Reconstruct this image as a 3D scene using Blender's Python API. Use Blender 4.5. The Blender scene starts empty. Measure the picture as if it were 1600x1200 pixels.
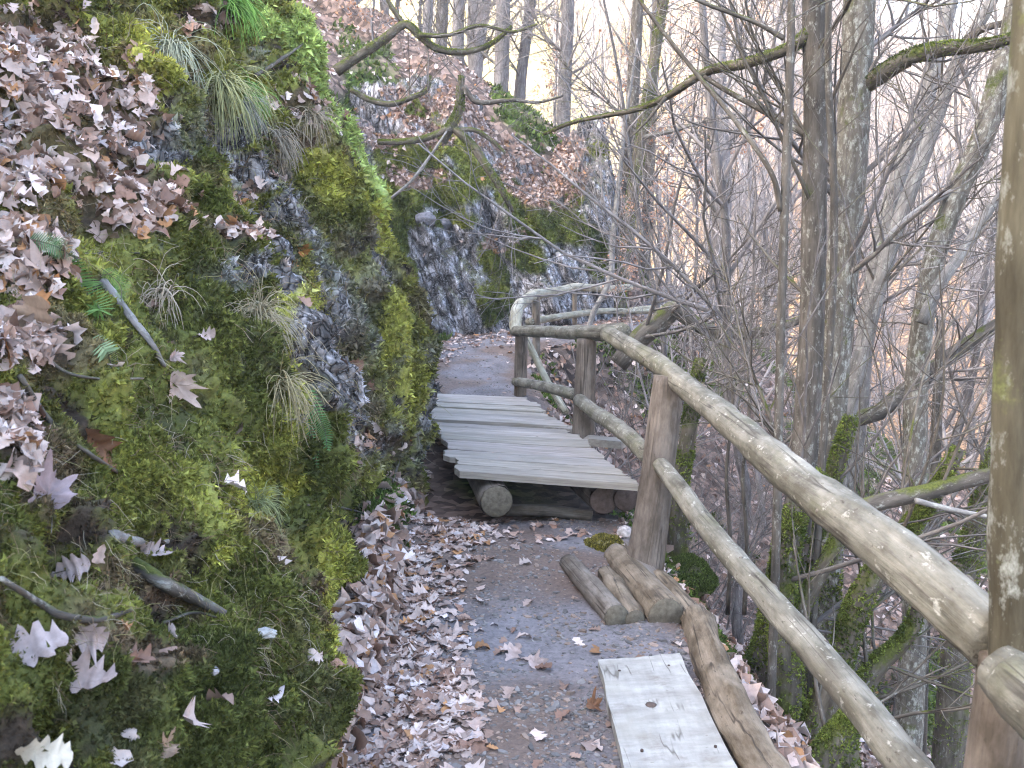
import bpy, math, random
import numpy as np
from mathutils import Vector
from mathutils.bvhtree import BVHTree

rng = np.random.default_rng(7)
SC = bpy.context.scene
COL = SC.collection
FPX, PITCH, CAMH = 1500.0, math.radians(7.6), 1.6
CP, SP = math.cos(PITCH), math.sin(PITCH)

# ------------------------------------------------------------------ camera rays
def ray(px, py):
    a, b = (px - 800) / FPX, -(py - 600) / FPX
    return np.array([a, CP + b * SP, b * CP - SP])
def P(px, py, Y):
    """point at forward distance Y seen at a place of the 1600x1200 photograph"""
    d = ray(px, py)
    return np.array([0, 0, CAMH]) + d * (Y / d[1])
def Pz(px, py, z):
    d = ray(px, py)
    return np.array([0, 0, CAMH]) + d * ((z - CAMH) / d[2])
def project(V):
    V = np.asarray(V) - np.array([0, 0, CAMH])
    dep = V[..., 1] * CP - V[..., 2] * SP
    up = V[..., 1] * SP + V[..., 2] * CP
    dep = np.where(np.abs(dep) < 1e-3, 1e-3, dep)
    return 800 + FPX * V[..., 0] / dep, 600 - FPX * up / dep, dep

# ------------------------------------------------------------------ noise
def _hash(i, j, k, s):
    h = (i * 374761393 + j * 668265263 + k * 2147483647 + s * 1274126177) & 0xFFFFFFFF
    h = ((h ^ (h >> 13)) * 1274126177) & 0xFFFFFFFF
    h = ((h ^ (h >> 16)) * 2246822519) & 0xFFFFFFFF
    return ((h ^ (h >> 15)) & 0xFFFFFF) / float(0xFFFFFF)
def vnoise(p, s=0):
    p = np.asarray(p, float)
    f = np.floor(p); i = f.astype(np.int64); t = p - f
    t = t * t * t * (t * (t * 6 - 15) + 10)
    x, y, z = i[..., 0], i[..., 1], i[..., 2]
    u, v, w = t[..., 0], t[..., 1], t[..., 2]
    def L(a, b, k): return a + (b - a) * k
    c = [[[_hash(x + a, y + b, z + d, s) for d in (0, 1)] for b in (0, 1)] for a in (0, 1)]
    return L(L(L(c[0][0][0], c[1][0][0], u), L(c[0][1][0], c[1][1][0], u), v),
             L(L(c[0][0][1], c[1][0][1], u), L(c[0][1][1], c[1][1][1], u), v), w) * 2 - 1
def fbm(p, o=4, s=0, g=.5):
    r, a, n = 0, 1, 0
    p = np.asarray(p, float)
    for k in range(o):
        r = r + a * vnoise(p * 2.03 ** k + 17.3 * k, s + k); n += a; a *= g
    return r / n
def worley(p, s=0):
    p = np.asarray(p, float)
    i = np.floor(p).astype(np.int64)
    d1 = np.full(p.shape[:-1], 9.0); d2 = d1.copy()
    for a in (-1, 0, 1):
        for b in (-1, 0, 1):
            for c in (-1, 0, 1):
                x, y, z = i[..., 0] + a, i[..., 1] + b, i[..., 2] + c
                q = np.stack([x + _hash(x, y, z, s), y + _hash(x, y, z, s + 1), z + _hash(x, y, z, s + 2)], -1)
                d = np.linalg.norm(q - p, axis=-1)
                d2 = np.minimum(np.maximum(d1, d), d2); d1 = np.minimum(d1, d)
    return d1, d2
def sstep(a, b, x):
    t = np.clip((x - a) / (b - a), 0, 1)
    return t * t * (3 - 2 * t)
def nrm(v):
    return v / np.maximum(np.linalg.norm(v, axis=-1, keepdims=True), 1e-9)
def catmull(pts, n):
    pts = np.asarray(pts, float); m = len(pts)
    q = np.vstack([2 * pts[0] - pts[1], pts, 2 * pts[-1] - pts[-2]])
    t = np.linspace(0, m - 1 - 1e-6, n); i = t.astype(int); u = (t - i)[:, None]
    a, b, c, d = q[i], q[i + 1], q[i + 2], q[i + 3]
    return .5 * (2 * b + (c - a) * u + (2 * a - 5 * b + 4 * c - d) * u ** 2 + (3 * b - a - 3 * c + d) * u ** 3)

# ------------------------------------------------------------------ mesh and object helpers
def mesh_np(name, V, faces, mat=None, col=None, loc=None, smooth=True):
    me = bpy.data.meshes.new(name)
    V = np.asarray(V, np.float32)
    if not isinstance(faces, (list, tuple)): faces = [faces]
    faces = [np.asarray(f, np.int32) for f in faces if len(f)]
    me.vertices.add(len(V)); me.vertices.foreach_set('co', V.ravel())
    idx = np.concatenate([f.ravel() for f in faces])
    tot = np.concatenate([np.full(len(f), f.shape[1], np.int32) for f in faces])
    st = np.concatenate([[0], np.cumsum(tot)[:-1]]).astype(np.int32)
    me.loops.add(len(idx)); me.loops.foreach_set('vertex_index', idx)
    me.polygons.add(len(tot)); me.polygons.foreach_set('loop_start', st)
    me.polygons.foreach_set('use_smooth', np.full(len(tot), smooth, bool))
    if col is not None:
        c = np.ones((len(V), 4), np.float32); c[:, :3] = col
        me.attributes.new('Col', 'FLOAT_COLOR', 'POINT').data.foreach_set('color', c.ravel())
    if loc is not None:
        me.attributes.new('loc', 'FLOAT_VECTOR', 'POINT').data.foreach_set('vector', np.asarray(loc, np.float32).ravel())
    me.update(calc_edges=True)
    if mat: me.materials.append(mat)
    return me
def link(name, me, parent=None):
    o = bpy.data.objects.new(name, me); COL.objects.link(o)
    if parent is not None: o.parent = parent
    return o
def tag(o, label=None, cat=None, group=None, kind=None):
    if label: o['label'] = label
    if cat: o['category'] = cat
    if group: o['group'] = group
    if kind: o['kind'] = kind
    return o
def thing(name, loc, label, cat, group=None):
    o = bpy.data.objects.new(name, None); COL.objects.link(o); o.location = [float(v) for v in loc]
    o.empty_display_size = .1
    return tag(o, label, cat, group)
def dup(root, loc, rotz, sc, label=None, group=None, tilt=(0, 0)):
    r = root.copy(); COL.objects.link(r); r.location = loc; r.rotation_euler = (tilt[0], tilt[1], rotz); r.scale = (sc, sc, sc)
    if label: r['label'] = label
    if group: r['group'] = group
    for ch in list(root.children):
        c = ch.copy(); COL.objects.link(c); c.parent = r
        for g in ch.children:
            d = g.copy(); COL.objects.link(d); d.parent = c
    return r
def gridfaces(nu, nv):
    a = (np.arange(nu - 1)[:, None] * nv + np.arange(nv - 1)[None]).ravel()
    return np.stack([a, a + nv, a + nv + 1, a + 1], -1)

class Tubes:
    """collects tubes; build() makes them ONE mesh"""
    def __init__(s): s.V, s.Q, s.T, s.L, s.C, s.n = [], [], [], [], [], 0
    def batch(s, Pp, R, sides=3, cap=False, bump=0, col=None):
        Pp = np.asarray(Pp, float)
        if Pp.ndim == 2: Pp = Pp[None]; R = np.asarray(R, float)[None]
        N, k, _ = Pp.shape
        tan = nrm(np.gradient(Pp, axis=1))
        mt = nrm(Pp[:, -1] - Pp[:, 0])
        ref = np.where(np.abs(mt[:, 2:3]) < .8, np.array([[0, 0, 1.]]), np.array([[1., 0, 0]]))[:, None]
        b = nrm(np.cross(tan, ref)); c = np.cross(b, tan)
        th = np.arange(sides) * 2 * math.pi / sides
        rad = R[:, :, None] * np.ones(sides)
        s_len = np.concatenate([np.zeros((N, 1)), np.cumsum(np.linalg.norm(np.diff(Pp, axis=1), axis=-1), 1)], 1)
        if bump:
            q = np.stack([np.cos(th) * np.ones((N, k, 1)) * 1.3, np.sin(th) * np.ones((N, k, 1)) * 1.3, s_len[:, :, None] * 3 / np.maximum(R[:, :1, None] * 12, .1) * np.ones(sides)], -1)
            off = rng.uniform(0, 90, (N, 1, 1, 3))
            rad = rad * (1 + bump * fbm(q * 1.2 + off, 3))
        o = rad[..., None] * (b[:, :, None] * np.cos(th)[None, None, :, None] + c[:, :, None] * np.sin(th)[None, None, :, None])
        V = (Pp[:, :, None] + o).reshape(-1, 3)
        l = np.stack([rad * np.cos(th), rad * np.sin(th), s_len[:, :, None] * np.ones(sides)], -1) + rng.uniform(0, 20, (N, 1, 1, 3))
        i = np.arange(N)[:, None, None] * k * sides + np.arange(k - 1)[None, :, None] * sides + np.arange(sides)[None, None]
        j = np.arange(N)[:, None, None] * k * sides + np.arange(k - 1)[None, :, None] * sides + ((np.arange(sides) + 1) % sides)[None, None]
        s.Q.append((np.stack([i, j, j + sides, i + sides], -1).reshape(-1, 4) + s.n))
        s.V.append(V); s.L.append(l.reshape(-1, 3)); nv = len(V)
        if cap:
            for e, fl in ((0, 1), (k - 1, 0)):
                cen = Pp[:, e]; ids = s.n + nv + np.arange(N)
                s.V.append(cen); s.L.append(l.reshape(N, k, sides, 3)[:, e].mean(1)); nv += N
                ring = s.n + np.arange(N)[:, None] * k * sides + e * sides + np.arange(sides)[None]
                ri = np.roll(ring, -1, 1); cc = np.repeat(ids[:, None], sides, 1)
                t = np.stack([cc, ri, ring] if fl else [cc, ring, ri], -1).reshape(-1, 3)
                s.T.append(t)
        if col is not None: s.C.append(np.ones((nv, 3)) * np.asarray(col))
        s.n += nv
    def build(s, name, mat, parent=None, base=None, smooth=True):
        me = s.mesh(name, mat, base, smooth)
        return link(name, me, parent)
    def mesh(s, name, mat, base=None, smooth=True):
        V = np.concatenate(s.V)
        if base is not None: V = V - np.asarray(base)
        T = np.concatenate(s.T) if s.T else []
        return mesh_np(name, V, [np.concatenate(s.Q)] + ([T] if len(T) else []), mat, np.concatenate(s.C) if s.C else None, np.concatenate(s.L), smooth)
def tube(pts, radii, n=20, **k):
    pts = catmull(pts, n); r = np.interp(np.linspace(0, 1, n), np.linspace(0, 1, len(radii)), radii)
    t = Tubes(); t.batch(pts, r, **k); return t

# ------------------------------------------------------------------ materials
def newmat(name, rough=.85, spec=.25):
    m = bpy.data.materials.new(name); m.use_nodes = True
    nt = m.node_tree; bs = nt.nodes['Principled BSDF']
    bs.inputs['Roughness'].default_value = rough
    bs.inputs['Specular IOR Level'].default_value = spec
    return m, nt, bs
def N(nt, t, **kw):
    n = nt.nodes.new(t)
    for k, v in kw.items():
        if k.startswith('i_'): n.inputs[k[2:].replace('_', ' ')].default_value = v
        else: setattr(n, k, v)
    return n
def mixc(nt, fac, a, b, blend='MIX'):
    m = nt.nodes.new('ShaderNodeMix'); m.data_type = 'RGBA'; m.blend_type = blend
    for sock, v in ((m.inputs[0], fac), (m.inputs[6], a), (m.inputs[7], b)):
        if hasattr(v, 'is_output'): nt.links.new(v, sock)
        elif isinstance(v, (int, float)): sock.default_value = v
        else: sock.default_value = (*v, 1)
    return m.outputs[2]
def ramp(nt, src, stops):
    r = nt.nodes.new('ShaderNodeValToRGB'); e = r.color_ramp.elements
    while len(e) < len(stops): e.new(.5)
    for el, (p, c) in zip(e, stops):
        el.position = p; el.color = (*c, 1) if not isinstance(c, (int, float)) else (c, c, c, 1)
    nt.links.new(src, r.inputs[0]); return r.outputs[0]
def noise(nt, vec, scale, detail=4, rough=.55, stretch=None, off=0):
    if stretch or off:
        mp = nt.nodes.new('ShaderNodeMapping'); mp.inputs['Scale'].default_value = stretch or (1, 1, 1)
        mp.inputs['Location'].default_value = (off, off * .7, off * 1.3)
        nt.links.new(vec, mp.inputs[0]); vec = mp.outputs[0]
    n = nt.nodes.new('ShaderNodeTexNoise'); n.inputs['Scale'].default_value = scale
    n.inputs['Detail'].default_value = detail; n.inputs['Roughness'].default_value = rough
    nt.links.new(vec, n.inputs['Vector']); return n.outputs['Fac']
def bump(nt, bs, h, strength=.5, dist=.01):
    b = nt.nodes.new('ShaderNodeBump'); b.inputs['Strength'].default_value = strength; b.inputs['Distance'].default_value = dist
    nt.links.new(h, b.inputs['Height']); nt.links.new(b.outputs[0], bs.inputs['Normal'])
def attr(nt, name, out='Color'):
    a = nt.nodes.new('ShaderNodeAttribute'); a.attribute_name = name; return a.outputs[out]
def geo(nt): return nt.nodes.new('ShaderNodeNewGeometry').outputs['Position']

def mat_attr(name, var=.35, scale=40, rough=.85, bumpd=.004, spec=.2, vor=None, transl=0):
    m, nt, bs = newmat(name, rough, spec)
    c = attr(nt, 'Col'); g = geo(nt)
    n = noise(nt, g, scale, 5, .65)
    v = ramp(nt, n, [(.25, 1 - var), (.75, 1 + var)])
    o = mixc(nt, 1.0, c, v, 'MULTIPLY')
    if vor:
        vo = nt.nodes.new('ShaderNodeTexVoronoi'); vo.inputs['Scale'].default_value = vor; nt.links.new(g, vo.inputs['Vector'])
        sep = nt.nodes.new('ShaderNodeSeparateColor'); nt.links.new(vo.outputs['Color'], sep.inputs[0])
        o = mixc(nt, 1.0, o, ramp(nt, sep.outputs[0], [(0, .35), (.55, .9), (1, 1.9)]), 'MULTIPLY')
    nt.links.new(o, bs.inputs['Base Color'])
    if bumpd: bump(nt, bs, n, .7, bumpd)
    if transl:
        tr = nt.nodes.new('ShaderNodeBsdfTranslucent'); nt.links.new(o, tr.inputs[0])
        mx = nt.nodes.new('ShaderNodeMixShader'); mx.inputs[0].default_value = transl
        nt.links.new(bs.outputs[0], mx.inputs[1]); nt.links.new(tr.outputs[0], mx.inputs[2])
        nt.links.new(mx.outputs[0], nt.nodes['Material Output'].inputs[0])
    return m
def mat_bark(name, dark, light, moss=0., lichen=0., mosscol=(.062, .072, .018), scale=1., rnd=0., lich=(.33, .34, .31), bd=.006):
    m, nt, bs = newmat(name, .9, .15)
    l = attr(nt, 'loc', 'Vector'); g = geo(nt)
    n1 = noise(nt, l, 30 * scale, 6, .7, (1, 1, .18))
    n2 = noise(nt, l, 9 * scale, 3, .6, (1, 1, .5), 5)
    o = mixc(nt, ramp(nt, n1, [(.32, 0.), (.68, 1.)]), dark, light)
    o = mixc(nt, 1.0, o, ramp(nt, n2, [(.3, .65), (.7, 1.25)]), 'MULTIPLY')
    if lichen:
        nl = noise(nt, l, 34 * scale, 5, .75, (1, 1, .55), 11)
        o = mixc(nt, ramp(nt, nl, [(.62 - .2 * lichen, 0.), (.76 - .2 * lichen, .8)]), o, lich)
    h = n1
    if moss:
        sep = nt.nodes.new('ShaderNodeSeparateXYZ'); nt.links.new(nt.nodes.new('ShaderNodeNewGeometry').outputs['Normal'], sep.inputs[0])
        nm = noise(nt, g, 5, 5, .7)
        ad = nt.nodes.new('ShaderNodeMath'); ad.operation = 'MULTIPLY_ADD'; ad.inputs[1].default_value = .22
        nt.links.new(sep.outputs[2], ad.inputs[0]); nt.links.new(nm, ad.inputs[2])
        nf = noise(nt, g, 90, 4, .7)
        mc = mixc(nt, 1.0, mosscol, ramp(nt, nf, [(.25, .35), (.75, 1.7)]), 'MULTIPLY')
        o = mixc(nt, ramp(nt, ad.outputs[0], [(.78 - .42 * moss, 0.), (.9 - .42 * moss, 1.)]), o, mc)
    if rnd:
        oi = nt.nodes.new('ShaderNodeObjectInfo')
        o = mixc(nt, 1.0, o, ramp(nt, oi.outputs['Random'], [(0, 1 - rnd), (1, 1 + rnd)]), 'MULTIPLY')
    nt.links.new(o, bs.inputs['Base Color']); bump(nt, bs, h, .8, bd)
    return m
def mat_log(name, base, pale, dark, specks=.5, endc=None, mossy=0., algae=0.):
    """peeled, weathered round timber; noise runs along the log"""
    m, nt, bs = newmat(name, .75, .25)
    l = attr(nt, 'loc', 'Vector'); g = geo(nt)
    gr = noise(nt, l, 70, 5, .65, (1, 1, .07)); bl = noise(nt, l, 12, 5, .65, (1, 1, .45), 3); sp = noise(nt, l, 44, 4, .7, (1, 1, .5), 9)
    o = mixc(nt, ramp(nt, bl, [(.38, 0.), (.62, 1.)]), base, pale)
    o = mixc(nt, 1.0, o, ramp(nt, gr, [(.3, .72), (.7, 1.15)]), 'MULTIPLY')
    o = mixc(nt, ramp(nt, sp, [(.62, 0.), (.72, specks)]), o, dark)
    big = noise(nt, l, 5, 2, .5, (1, 1, .5), 21)
    o = mixc(nt, ramp(nt, big, [(.55, 0.), (.75, .55)]), o, dark)
    ck = noise(nt, l, 17, 3, .5, (1, 1, .035), 31); cm = noise(nt, l, 6, 2, .5, (1, 1, .4), 41)
    al = noise(nt, l, 8, 4, .65, (1, 1, .3), 51); o = mixc(nt, ramp(nt, al, [(.5, 0.), (.68, algae)]), o, (.125, .125, .065)); lp = noise(nt, l, 30, 5, .7, (1, 1, .6), 61); o = mixc(nt, ramp(nt, lp, [(.6, 0.), (.66, algae * 1.3)]), o, (.42, .41, .36))
    cl = mixc(nt, 1.0, ramp(nt, ck, [(.472, 0.), (.5, 1.), (.528, 0.)]), ramp(nt, cm, [(.45, 0.), (.55, .9)]), 'MULTIPLY')
    o = mixc(nt, cl, o, (.028, .022, .017))
    if mossy:
        nm = noise(nt, g, 7, 5, .7); o = mixc(nt, ramp(nt, nm, [(.62 - .2 * mossy, 0.), (.75 - .2 * mossy, .8)]), o, (.09, .11, .03))
    nt.links.new(o, bs.inputs['Base Color']); ad = nt.nodes.new('ShaderNodeMath'); ad.operation = 'ADD'; nt.links.new(gr, ad.inputs[0]); nt.links.new(bl, ad.inputs[1]); bump(nt, bs, ad.outputs[0], .8, .006)
    return m
def mat_plain(name, c1, c2, scale=20, rough=.85, bd=.004, stretch=None):
    m, nt, bs = newmat(name, rough, .2)
    g = geo(nt); n = noise(nt, g, scale, 5, .65, stretch)
    nt.links.new(ramp(nt, n, [(.3, c1), (.7, c2)]), bs.inputs['Base Color']); bump(nt, bs, n, .6, bd)
    return m

def mat_face(name, scale=1.):
    """colour attribute, plus fractures and lichen specks where the loc attribute marks bare stone"""
    m, nt, bs = newmat(name, .85, .25); c = attr(nt, 'Col'); g = geo(nt); l = attr(nt, 'loc', 'Vector')
    sx = nt.nodes.new('ShaderNodeSeparateXYZ'); nt.links.new(l, sx.inputs[0]); mask = sx.outputs[0]
    n = noise(nt, g, 55, 5, .65); o = mixc(nt, 1.0, c, ramp(nt, n, [(.25, .5), (.75, 1.5)]), 'MULTIPLY')
    wp = nt.nodes.new('ShaderNodeTexNoise'); wp.inputs['Scale'].default_value = 6; nt.links.new(g, wp.inputs['Vector'])
    mx = nt.nodes.new('ShaderNodeVectorMath'); mx.operation = 'MULTIPLY_ADD'; mx.inputs[1].default_value = (.16, .16, .16); nt.links.new(wp.outputs['Color'], mx.inputs[0]); nt.links.new(g, mx.inputs[2])
    mp = nt.nodes.new('ShaderNodeMapping'); mp.inputs['Scale'].default_value = (1.2, 1.2, .5); mp.inputs['Rotation'].default_value = (.25, .2, 0); nt.links.new(mx.outputs[0], mp.inputs[0])
    ht = None; cr = None
    for s_, w_ in ((5.5 * scale, .035), (15 * scale, .06)):
        v = nt.nodes.new('ShaderNodeTexVoronoi'); v.feature = 'DISTANCE_TO_EDGE'; v.inputs['Scale'].default_value = s_; nt.links.new(mp.outputs[0], v.inputs['Vector'])
        k = ramp(nt, v.outputs['Distance'], [(0, .18), (w_, .8), (w_ * 3, 1.)]); cr = k if cr is None else mixc(nt, 1.0, cr, k, 'MULTIPLY')
    v2 = nt.nodes.new('ShaderNodeTexVoronoi'); v2.inputs['Scale'].default_value = 11 * scale; nt.links.new(mp.outputs[0], v2.inputs['Vector'])
    se = nt.nodes.new('ShaderNodeSeparateColor'); nt.links.new(v2.outputs['Color'], se.inputs[0])
    st = mixc(nt, 1.0, o, cr, 'MULTIPLY'); st = mixc(nt, 1.0, st, ramp(nt, se.outputs[1], [(0, .55), (1, 1.45)]), 'MULTIPLY')
    ln = noise(nt, g, 48, 6, .75, None, 13); lb = noise(nt, g, 7, 3, .6, None, 3)
    lm = mixc(nt, 1.0, ramp(nt, ln, [(.53, 0.), (.6, 1.)]), ramp(nt, lb, [(.42, 0.), (.58, .85)]), 'MULTIPLY'); st = mixc(nt, lm, st, (.40, .395, .42))
    o = mixc(nt, mask, o, st)
    nt.links.new(o, bs.inputs['Base Color'])
    hb = mixc(nt, mask, ramp(nt, n, [(0, 0.), (1, .6)]), cr); bump(nt, bs, hb, .8, .02)
    return m
M = {}
M['bank'] = mat_face('mossy_rock'); M['face'] = mat_face('lichened_face', .62)
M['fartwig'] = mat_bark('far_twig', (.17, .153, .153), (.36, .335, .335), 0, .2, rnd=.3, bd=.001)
M['rock'] = mat_attr('lichened_rock', .4, 30, .85, .012)
M['moss'] = mat_attr('moss_leaves', .3, 60, .8, 0, transl=.25)
M['leaf'] = mat_attr('dead_leaf', .22, 60, .7, 0, spec=.3, transl=.12)
M['green'] = mat_attr('green_frond', .2, 60, .6, 0, transl=.25)
M['ground'] = mat_attr('litter_ground', .3, 9, .9, .03, vor=13)
M['path'] = mat_attr('slate_path', .4, 45, .85, .012, spec=.3)
M['chip'] = mat_attr('slate_chip', .3, 50, .7, .003, spec=.35)
M['grass'] = mat_attr('dry_grass', .2, 60, .8, 0)
M['rail'] = mat_log('rail_wood', (.1, .092, .07), (.225, .213, .178), (.045, .036, .026), .9, algae=.5)
M['railfar'] = mat_log('rail_wood_pale', (.2, .185, .135), (.33, .32, .265), (.08, .065, .05), .5, algae=.4)
M['post'] = mat_log('post_wood', (.075, .06, .047), (.17, .142, .12), (.03, .023, .018), .6)
M['oldlog'] = mat_log('old_log_wood', (.1, .08, .062), (.2, .175, .15), (.045, .034, .025), .6)
M['rotlog'] = mat_log('rotten_log_wood', (.1, .075, .048), (.24, .195, .145), (.04, .026, .017), .9)
M['endgrain'] = mat_plain('end_grain', (.065, .055, .042), (.15, .132, .1), 40)
M['endred'] = mat_plain('end_grain_reddish', (.055, .038, .032), (.115, .086, .074), 35)
M['far'] = mat_bark('far_bark', (.075, .069, .069), (.2, .187, .19), .15, .3, rnd=.35, bd=.004)
M['twig'] = mat_bark('grey_twig', (.075, .066, .062), (.225, .207, .2), 0, .2, rnd=.3, bd=.001)
M['dark'] = mat_bark('dark_bark', (.05, .042, .036), (.15, .135, .115), .35, .2)
M['greybark'] = mat_bark('grey_bark', (.045, .039, .033), (.125, .113, .1), .3, .35)
M['pale'] = mat_bark('pale_bark', (.1, .095, .09), (.25, .24, .235), .1, .5)
M['white'] = mat_bark('white_lichen_bark', (.16, .15, .14), (.36, .35, .34), .1, .9, lich=(.55, .56, .53))
M['mossbark'] = mat_bark('mossy_bark', (.045, .038, .03), (.13, .115, .092), .62, .25)
M['lichbark'] = mat_bark('lichen_bark', (.06, .053, .045), (.155, .142, .12), .5, .6)
M['smooth'] = mat_bark('smooth_green_bark', (.045, .038, .025), (.125, .112, .078), .5, .4, (.12, .13, .05), .5, bd=.002)

# ------------------------------------------------------------------ terrain
PATH = np.array([(.1, -70), (.1, -3), (.14, 0), (.18, 3), (.1, 5), (.0, 6.5), (-.2, 8), (-.42, 9.5), (-.5, 11), (-.2, 12.1), (.8, 12.9),
                 (2.2, 14.2), (3.1, 16.5), (3.1, 19), (2, 23), (-2, 30), (-9, 39), (-22, 48), (-60, 60)], float)
PZ = np.interp(np.arange(len(PATH)), np.arange(len(PATH)), [0, 0, 0, 0, 0, -.05, .08, .28, .44, .52, .6, .7, .9, 1, 1.2, 1.5, 2, 2.5, 4])
HW = .68
def path_dist(xy):
    best = np.full(len(xy), 1e9); sg = np.zeros(len(xy)); zz = np.zeros(len(xy))
    for k in range(len(PATH) - 1):
        a, b = PATH[k], PATH[k + 1]; ab = b - a
        t = np.clip(((xy - a) @ ab) / (ab @ ab), 0, 1)
        q = xy - (a + t[:, None] * ab); d = np.linalg.norm(q, axis=1)
        cr = ab[1] * q[:, 0] - ab[0] * q[:, 1]
        m = d < best
        best = np.where(m, d, best); sg = np.where(m, np.sign(cr), sg); zz = np.where(m, PZ[k] + t * (PZ[k + 1] - PZ[k]), zz)
    return best * np.where(sg == 0, 1, sg), zz
RR = [0, .12, .5, 1.2, 3, 6, 9, 12, 16, 30, 60, 95, 160]; RZ = [-.03, -.12, -.75, -1.65, -2.9, -4.9, -6.5, -7.1, -6.3, -.5, 13, 24, 34]
LR = [0, .1, .4, .9, 1.6, 3, 6, 12, 25, 45, 60, 120]; LZ = [0, .35, 1.2, 2.1, 2.75, 3.6, 5.6, 9.8, 19, 33, 35, 36]
def H(xy):
    xy = np.atleast_2d(np.asarray(xy, float)); d, z = path_dist(xy)
    r = d - HW
    bay = sstep(-3.2, -2.2, xy[:, 0]) * (1 - sstep(1.4, 2.2, xy[:, 0])) * sstep(11.5, 12.5, xy[:, 1]) * (1 - sstep(15, 16.5, xy[:, 1]))
    e = -d - HW - 1.15 * bay
    up = np.interp(e, LR, LZ); dn = np.interp(r, RR, RZ)
    low = (1 - sstep(10.5, 12.5, xy[:, 1])) * (1.3 * sstep(.0, .5, e) * (1 - sstep(7, 12, e)))
    p3 = np.concatenate([xy, np.zeros((len(xy), 1))], 1)
    dn = dn + sstep(32, 80, xy[:, 1]) * (1 - sstep(.16, .42, xy[:, 0] / np.maximum(xy[:, 1], 10))) * sstep(14, 50, r) * 26
    out = np.maximum(r, 0) + np.maximum(e, 0)
    nz = fbm(p3 * .55, 3, 3) * np.minimum(out * .25, .45) + fbm(p3 * .09, 2, 5) * np.minimum(out * .06, 1.6) + fbm(p3 * 2.2, 3, 9) * np.minimum(out * .12, .09)
    return z - .07 * ((r < 0) & (e < 0)) + np.where(e > 0, up - low, 0) + np.where(r > 0, dn, 0) + nz
def H1(x, y): return float(H([(x, y)])[0])

def axis_pts(lo, hi, flo, fhi, fine, grow=1.09, mx=3.5):
    a = list(np.arange(flo, fhi, fine)); s = fine
    while a[-1] < hi: s = min(s * grow, mx); a.append(a[-1] + s)
    s = fine
    while a[0] > lo: s = min(s * grow, mx); a.insert(0, a[0] - s)
    return np.array(a)
gx = axis_pts(-90, 120, -4.5, 7, .1); gy = axis_pts(-45, 190, 2.5, 19, .1)
GX, GY = np.meshgrid(gx, gy, indexing='ij')
gxy = np.stack([GX.ravel(), GY.ravel()], 1)
gz = H(gxy); gV = np.concatenate([gxy, gz[:, None]], 1)
gd, _ = path_dist(gxy)
g3 = gV * np.array([1, 1, 1.0])
lit = fbm(g3 * .8, 4, 21); gm = fbm(g3 * .9, 4, 33)
gcol = np.array([.15, .105, .085]) * (1 + .35 * lit[:, None]) + np.array([.05, .035, .035]) * fbm(g3 * .2, 2, 4)[:, None]
mossy = sstep(.12, .4, gm) * (1 - sstep(14, 30, gxy[:, 1]))
gcol = gcol * (1 - mossy[:, None]) + np.array([.06, .085, .02]) * mossy[:, None]
tan_far = sstep(20, 45, gxy[:, 1] + np.maximum(gxy[:, 0], 0) * .7)[:, None]
gcol = gcol * (1 - tan_far) + (np.array([.27, .17, .10]) * (1 + .3 * lit[:, None])) * tan_far
meadow = (sstep(50, 66, gxy[:, 1]) * (1 - sstep(4, 16, gxy[:, 0])))[:, None]
gcol = gcol * (1 - meadow) + np.array([.27, .24, .11]) * (1 + .25 * lit[:, None]) * meadow
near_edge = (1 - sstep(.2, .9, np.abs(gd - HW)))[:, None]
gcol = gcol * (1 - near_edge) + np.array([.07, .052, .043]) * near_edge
gF = gridfaces(len(gx), len(gy))
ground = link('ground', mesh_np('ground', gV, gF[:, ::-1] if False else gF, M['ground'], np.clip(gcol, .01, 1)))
tag(ground, kind='structure')

# ---- the trodden path: a finer sheet just above the ground
nu, nv = 420, 64
pu = np.linspace(0, 1, nu)
ctr = catmull(PATH[1:14], nu)
cz = catmull(np.stack([PZ[1:14], np.zeros(13)], 1), nu)[:, 0]
tn = nrm(np.gradient(ctr, axis=0)); nr = np.stack([tn[:, 1], -tn[:, 0]], 1)
w = np.linspace(-.82, .72, nv)
pV = np.zeros((nu, nv, 3))
pV[..., :2] = ctr[:, None] + nr[:, None] * w[None, :, None]
pV[..., 2] = cz[:, None]
p3 = pV.reshape(-1, 3)
hp = .035 * fbm(p3 * np.array([1.6, 1.6, 0]), 3, 60) + .016 * fbm(p3 * np.array([6, 6, 0]), 3, 61) + .007 * fbm(p3 * np.array([26, 26, 0]), 2, 62)
pV[..., 2] += hp.reshape(nu, nv) - .05 * sstep(.55, .72, w)[None] - .06 * sstep(-.7, -.82, w)[None]
# dug out beneath the boardwalk so the bearers and the void show
dug = sstep(5.75, 6.1, pV[..., 1]) * (1 - sstep(8.2, 8.9, pV[..., 1]))
pV[..., 2] -= .16 * dug
p3 = pV.reshape(-1, 3)
pc = np.array([.15, .138, .145]) * (1 + .4 * fbm(p3 * 7, 3, 70)[:, None])
brown = sstep(.05, .45, fbm(p3 * 1.3, 3, 71) + .5 * sstep(.3, .62, np.tile(w, nu)) + .25 * sstep(-.2, -.6, np.tile(w, nu)))[:, None]
pc = pc * (1 - .8 * brown) + np.array([.12, .08, .058]) * .8 * brown
path = link('path', mesh_np('path', p3, gridfaces(nu, nv)[:, ::-1], M['path'], np.clip(pc, .02, 1))); tag(path, kind='structure')

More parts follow.
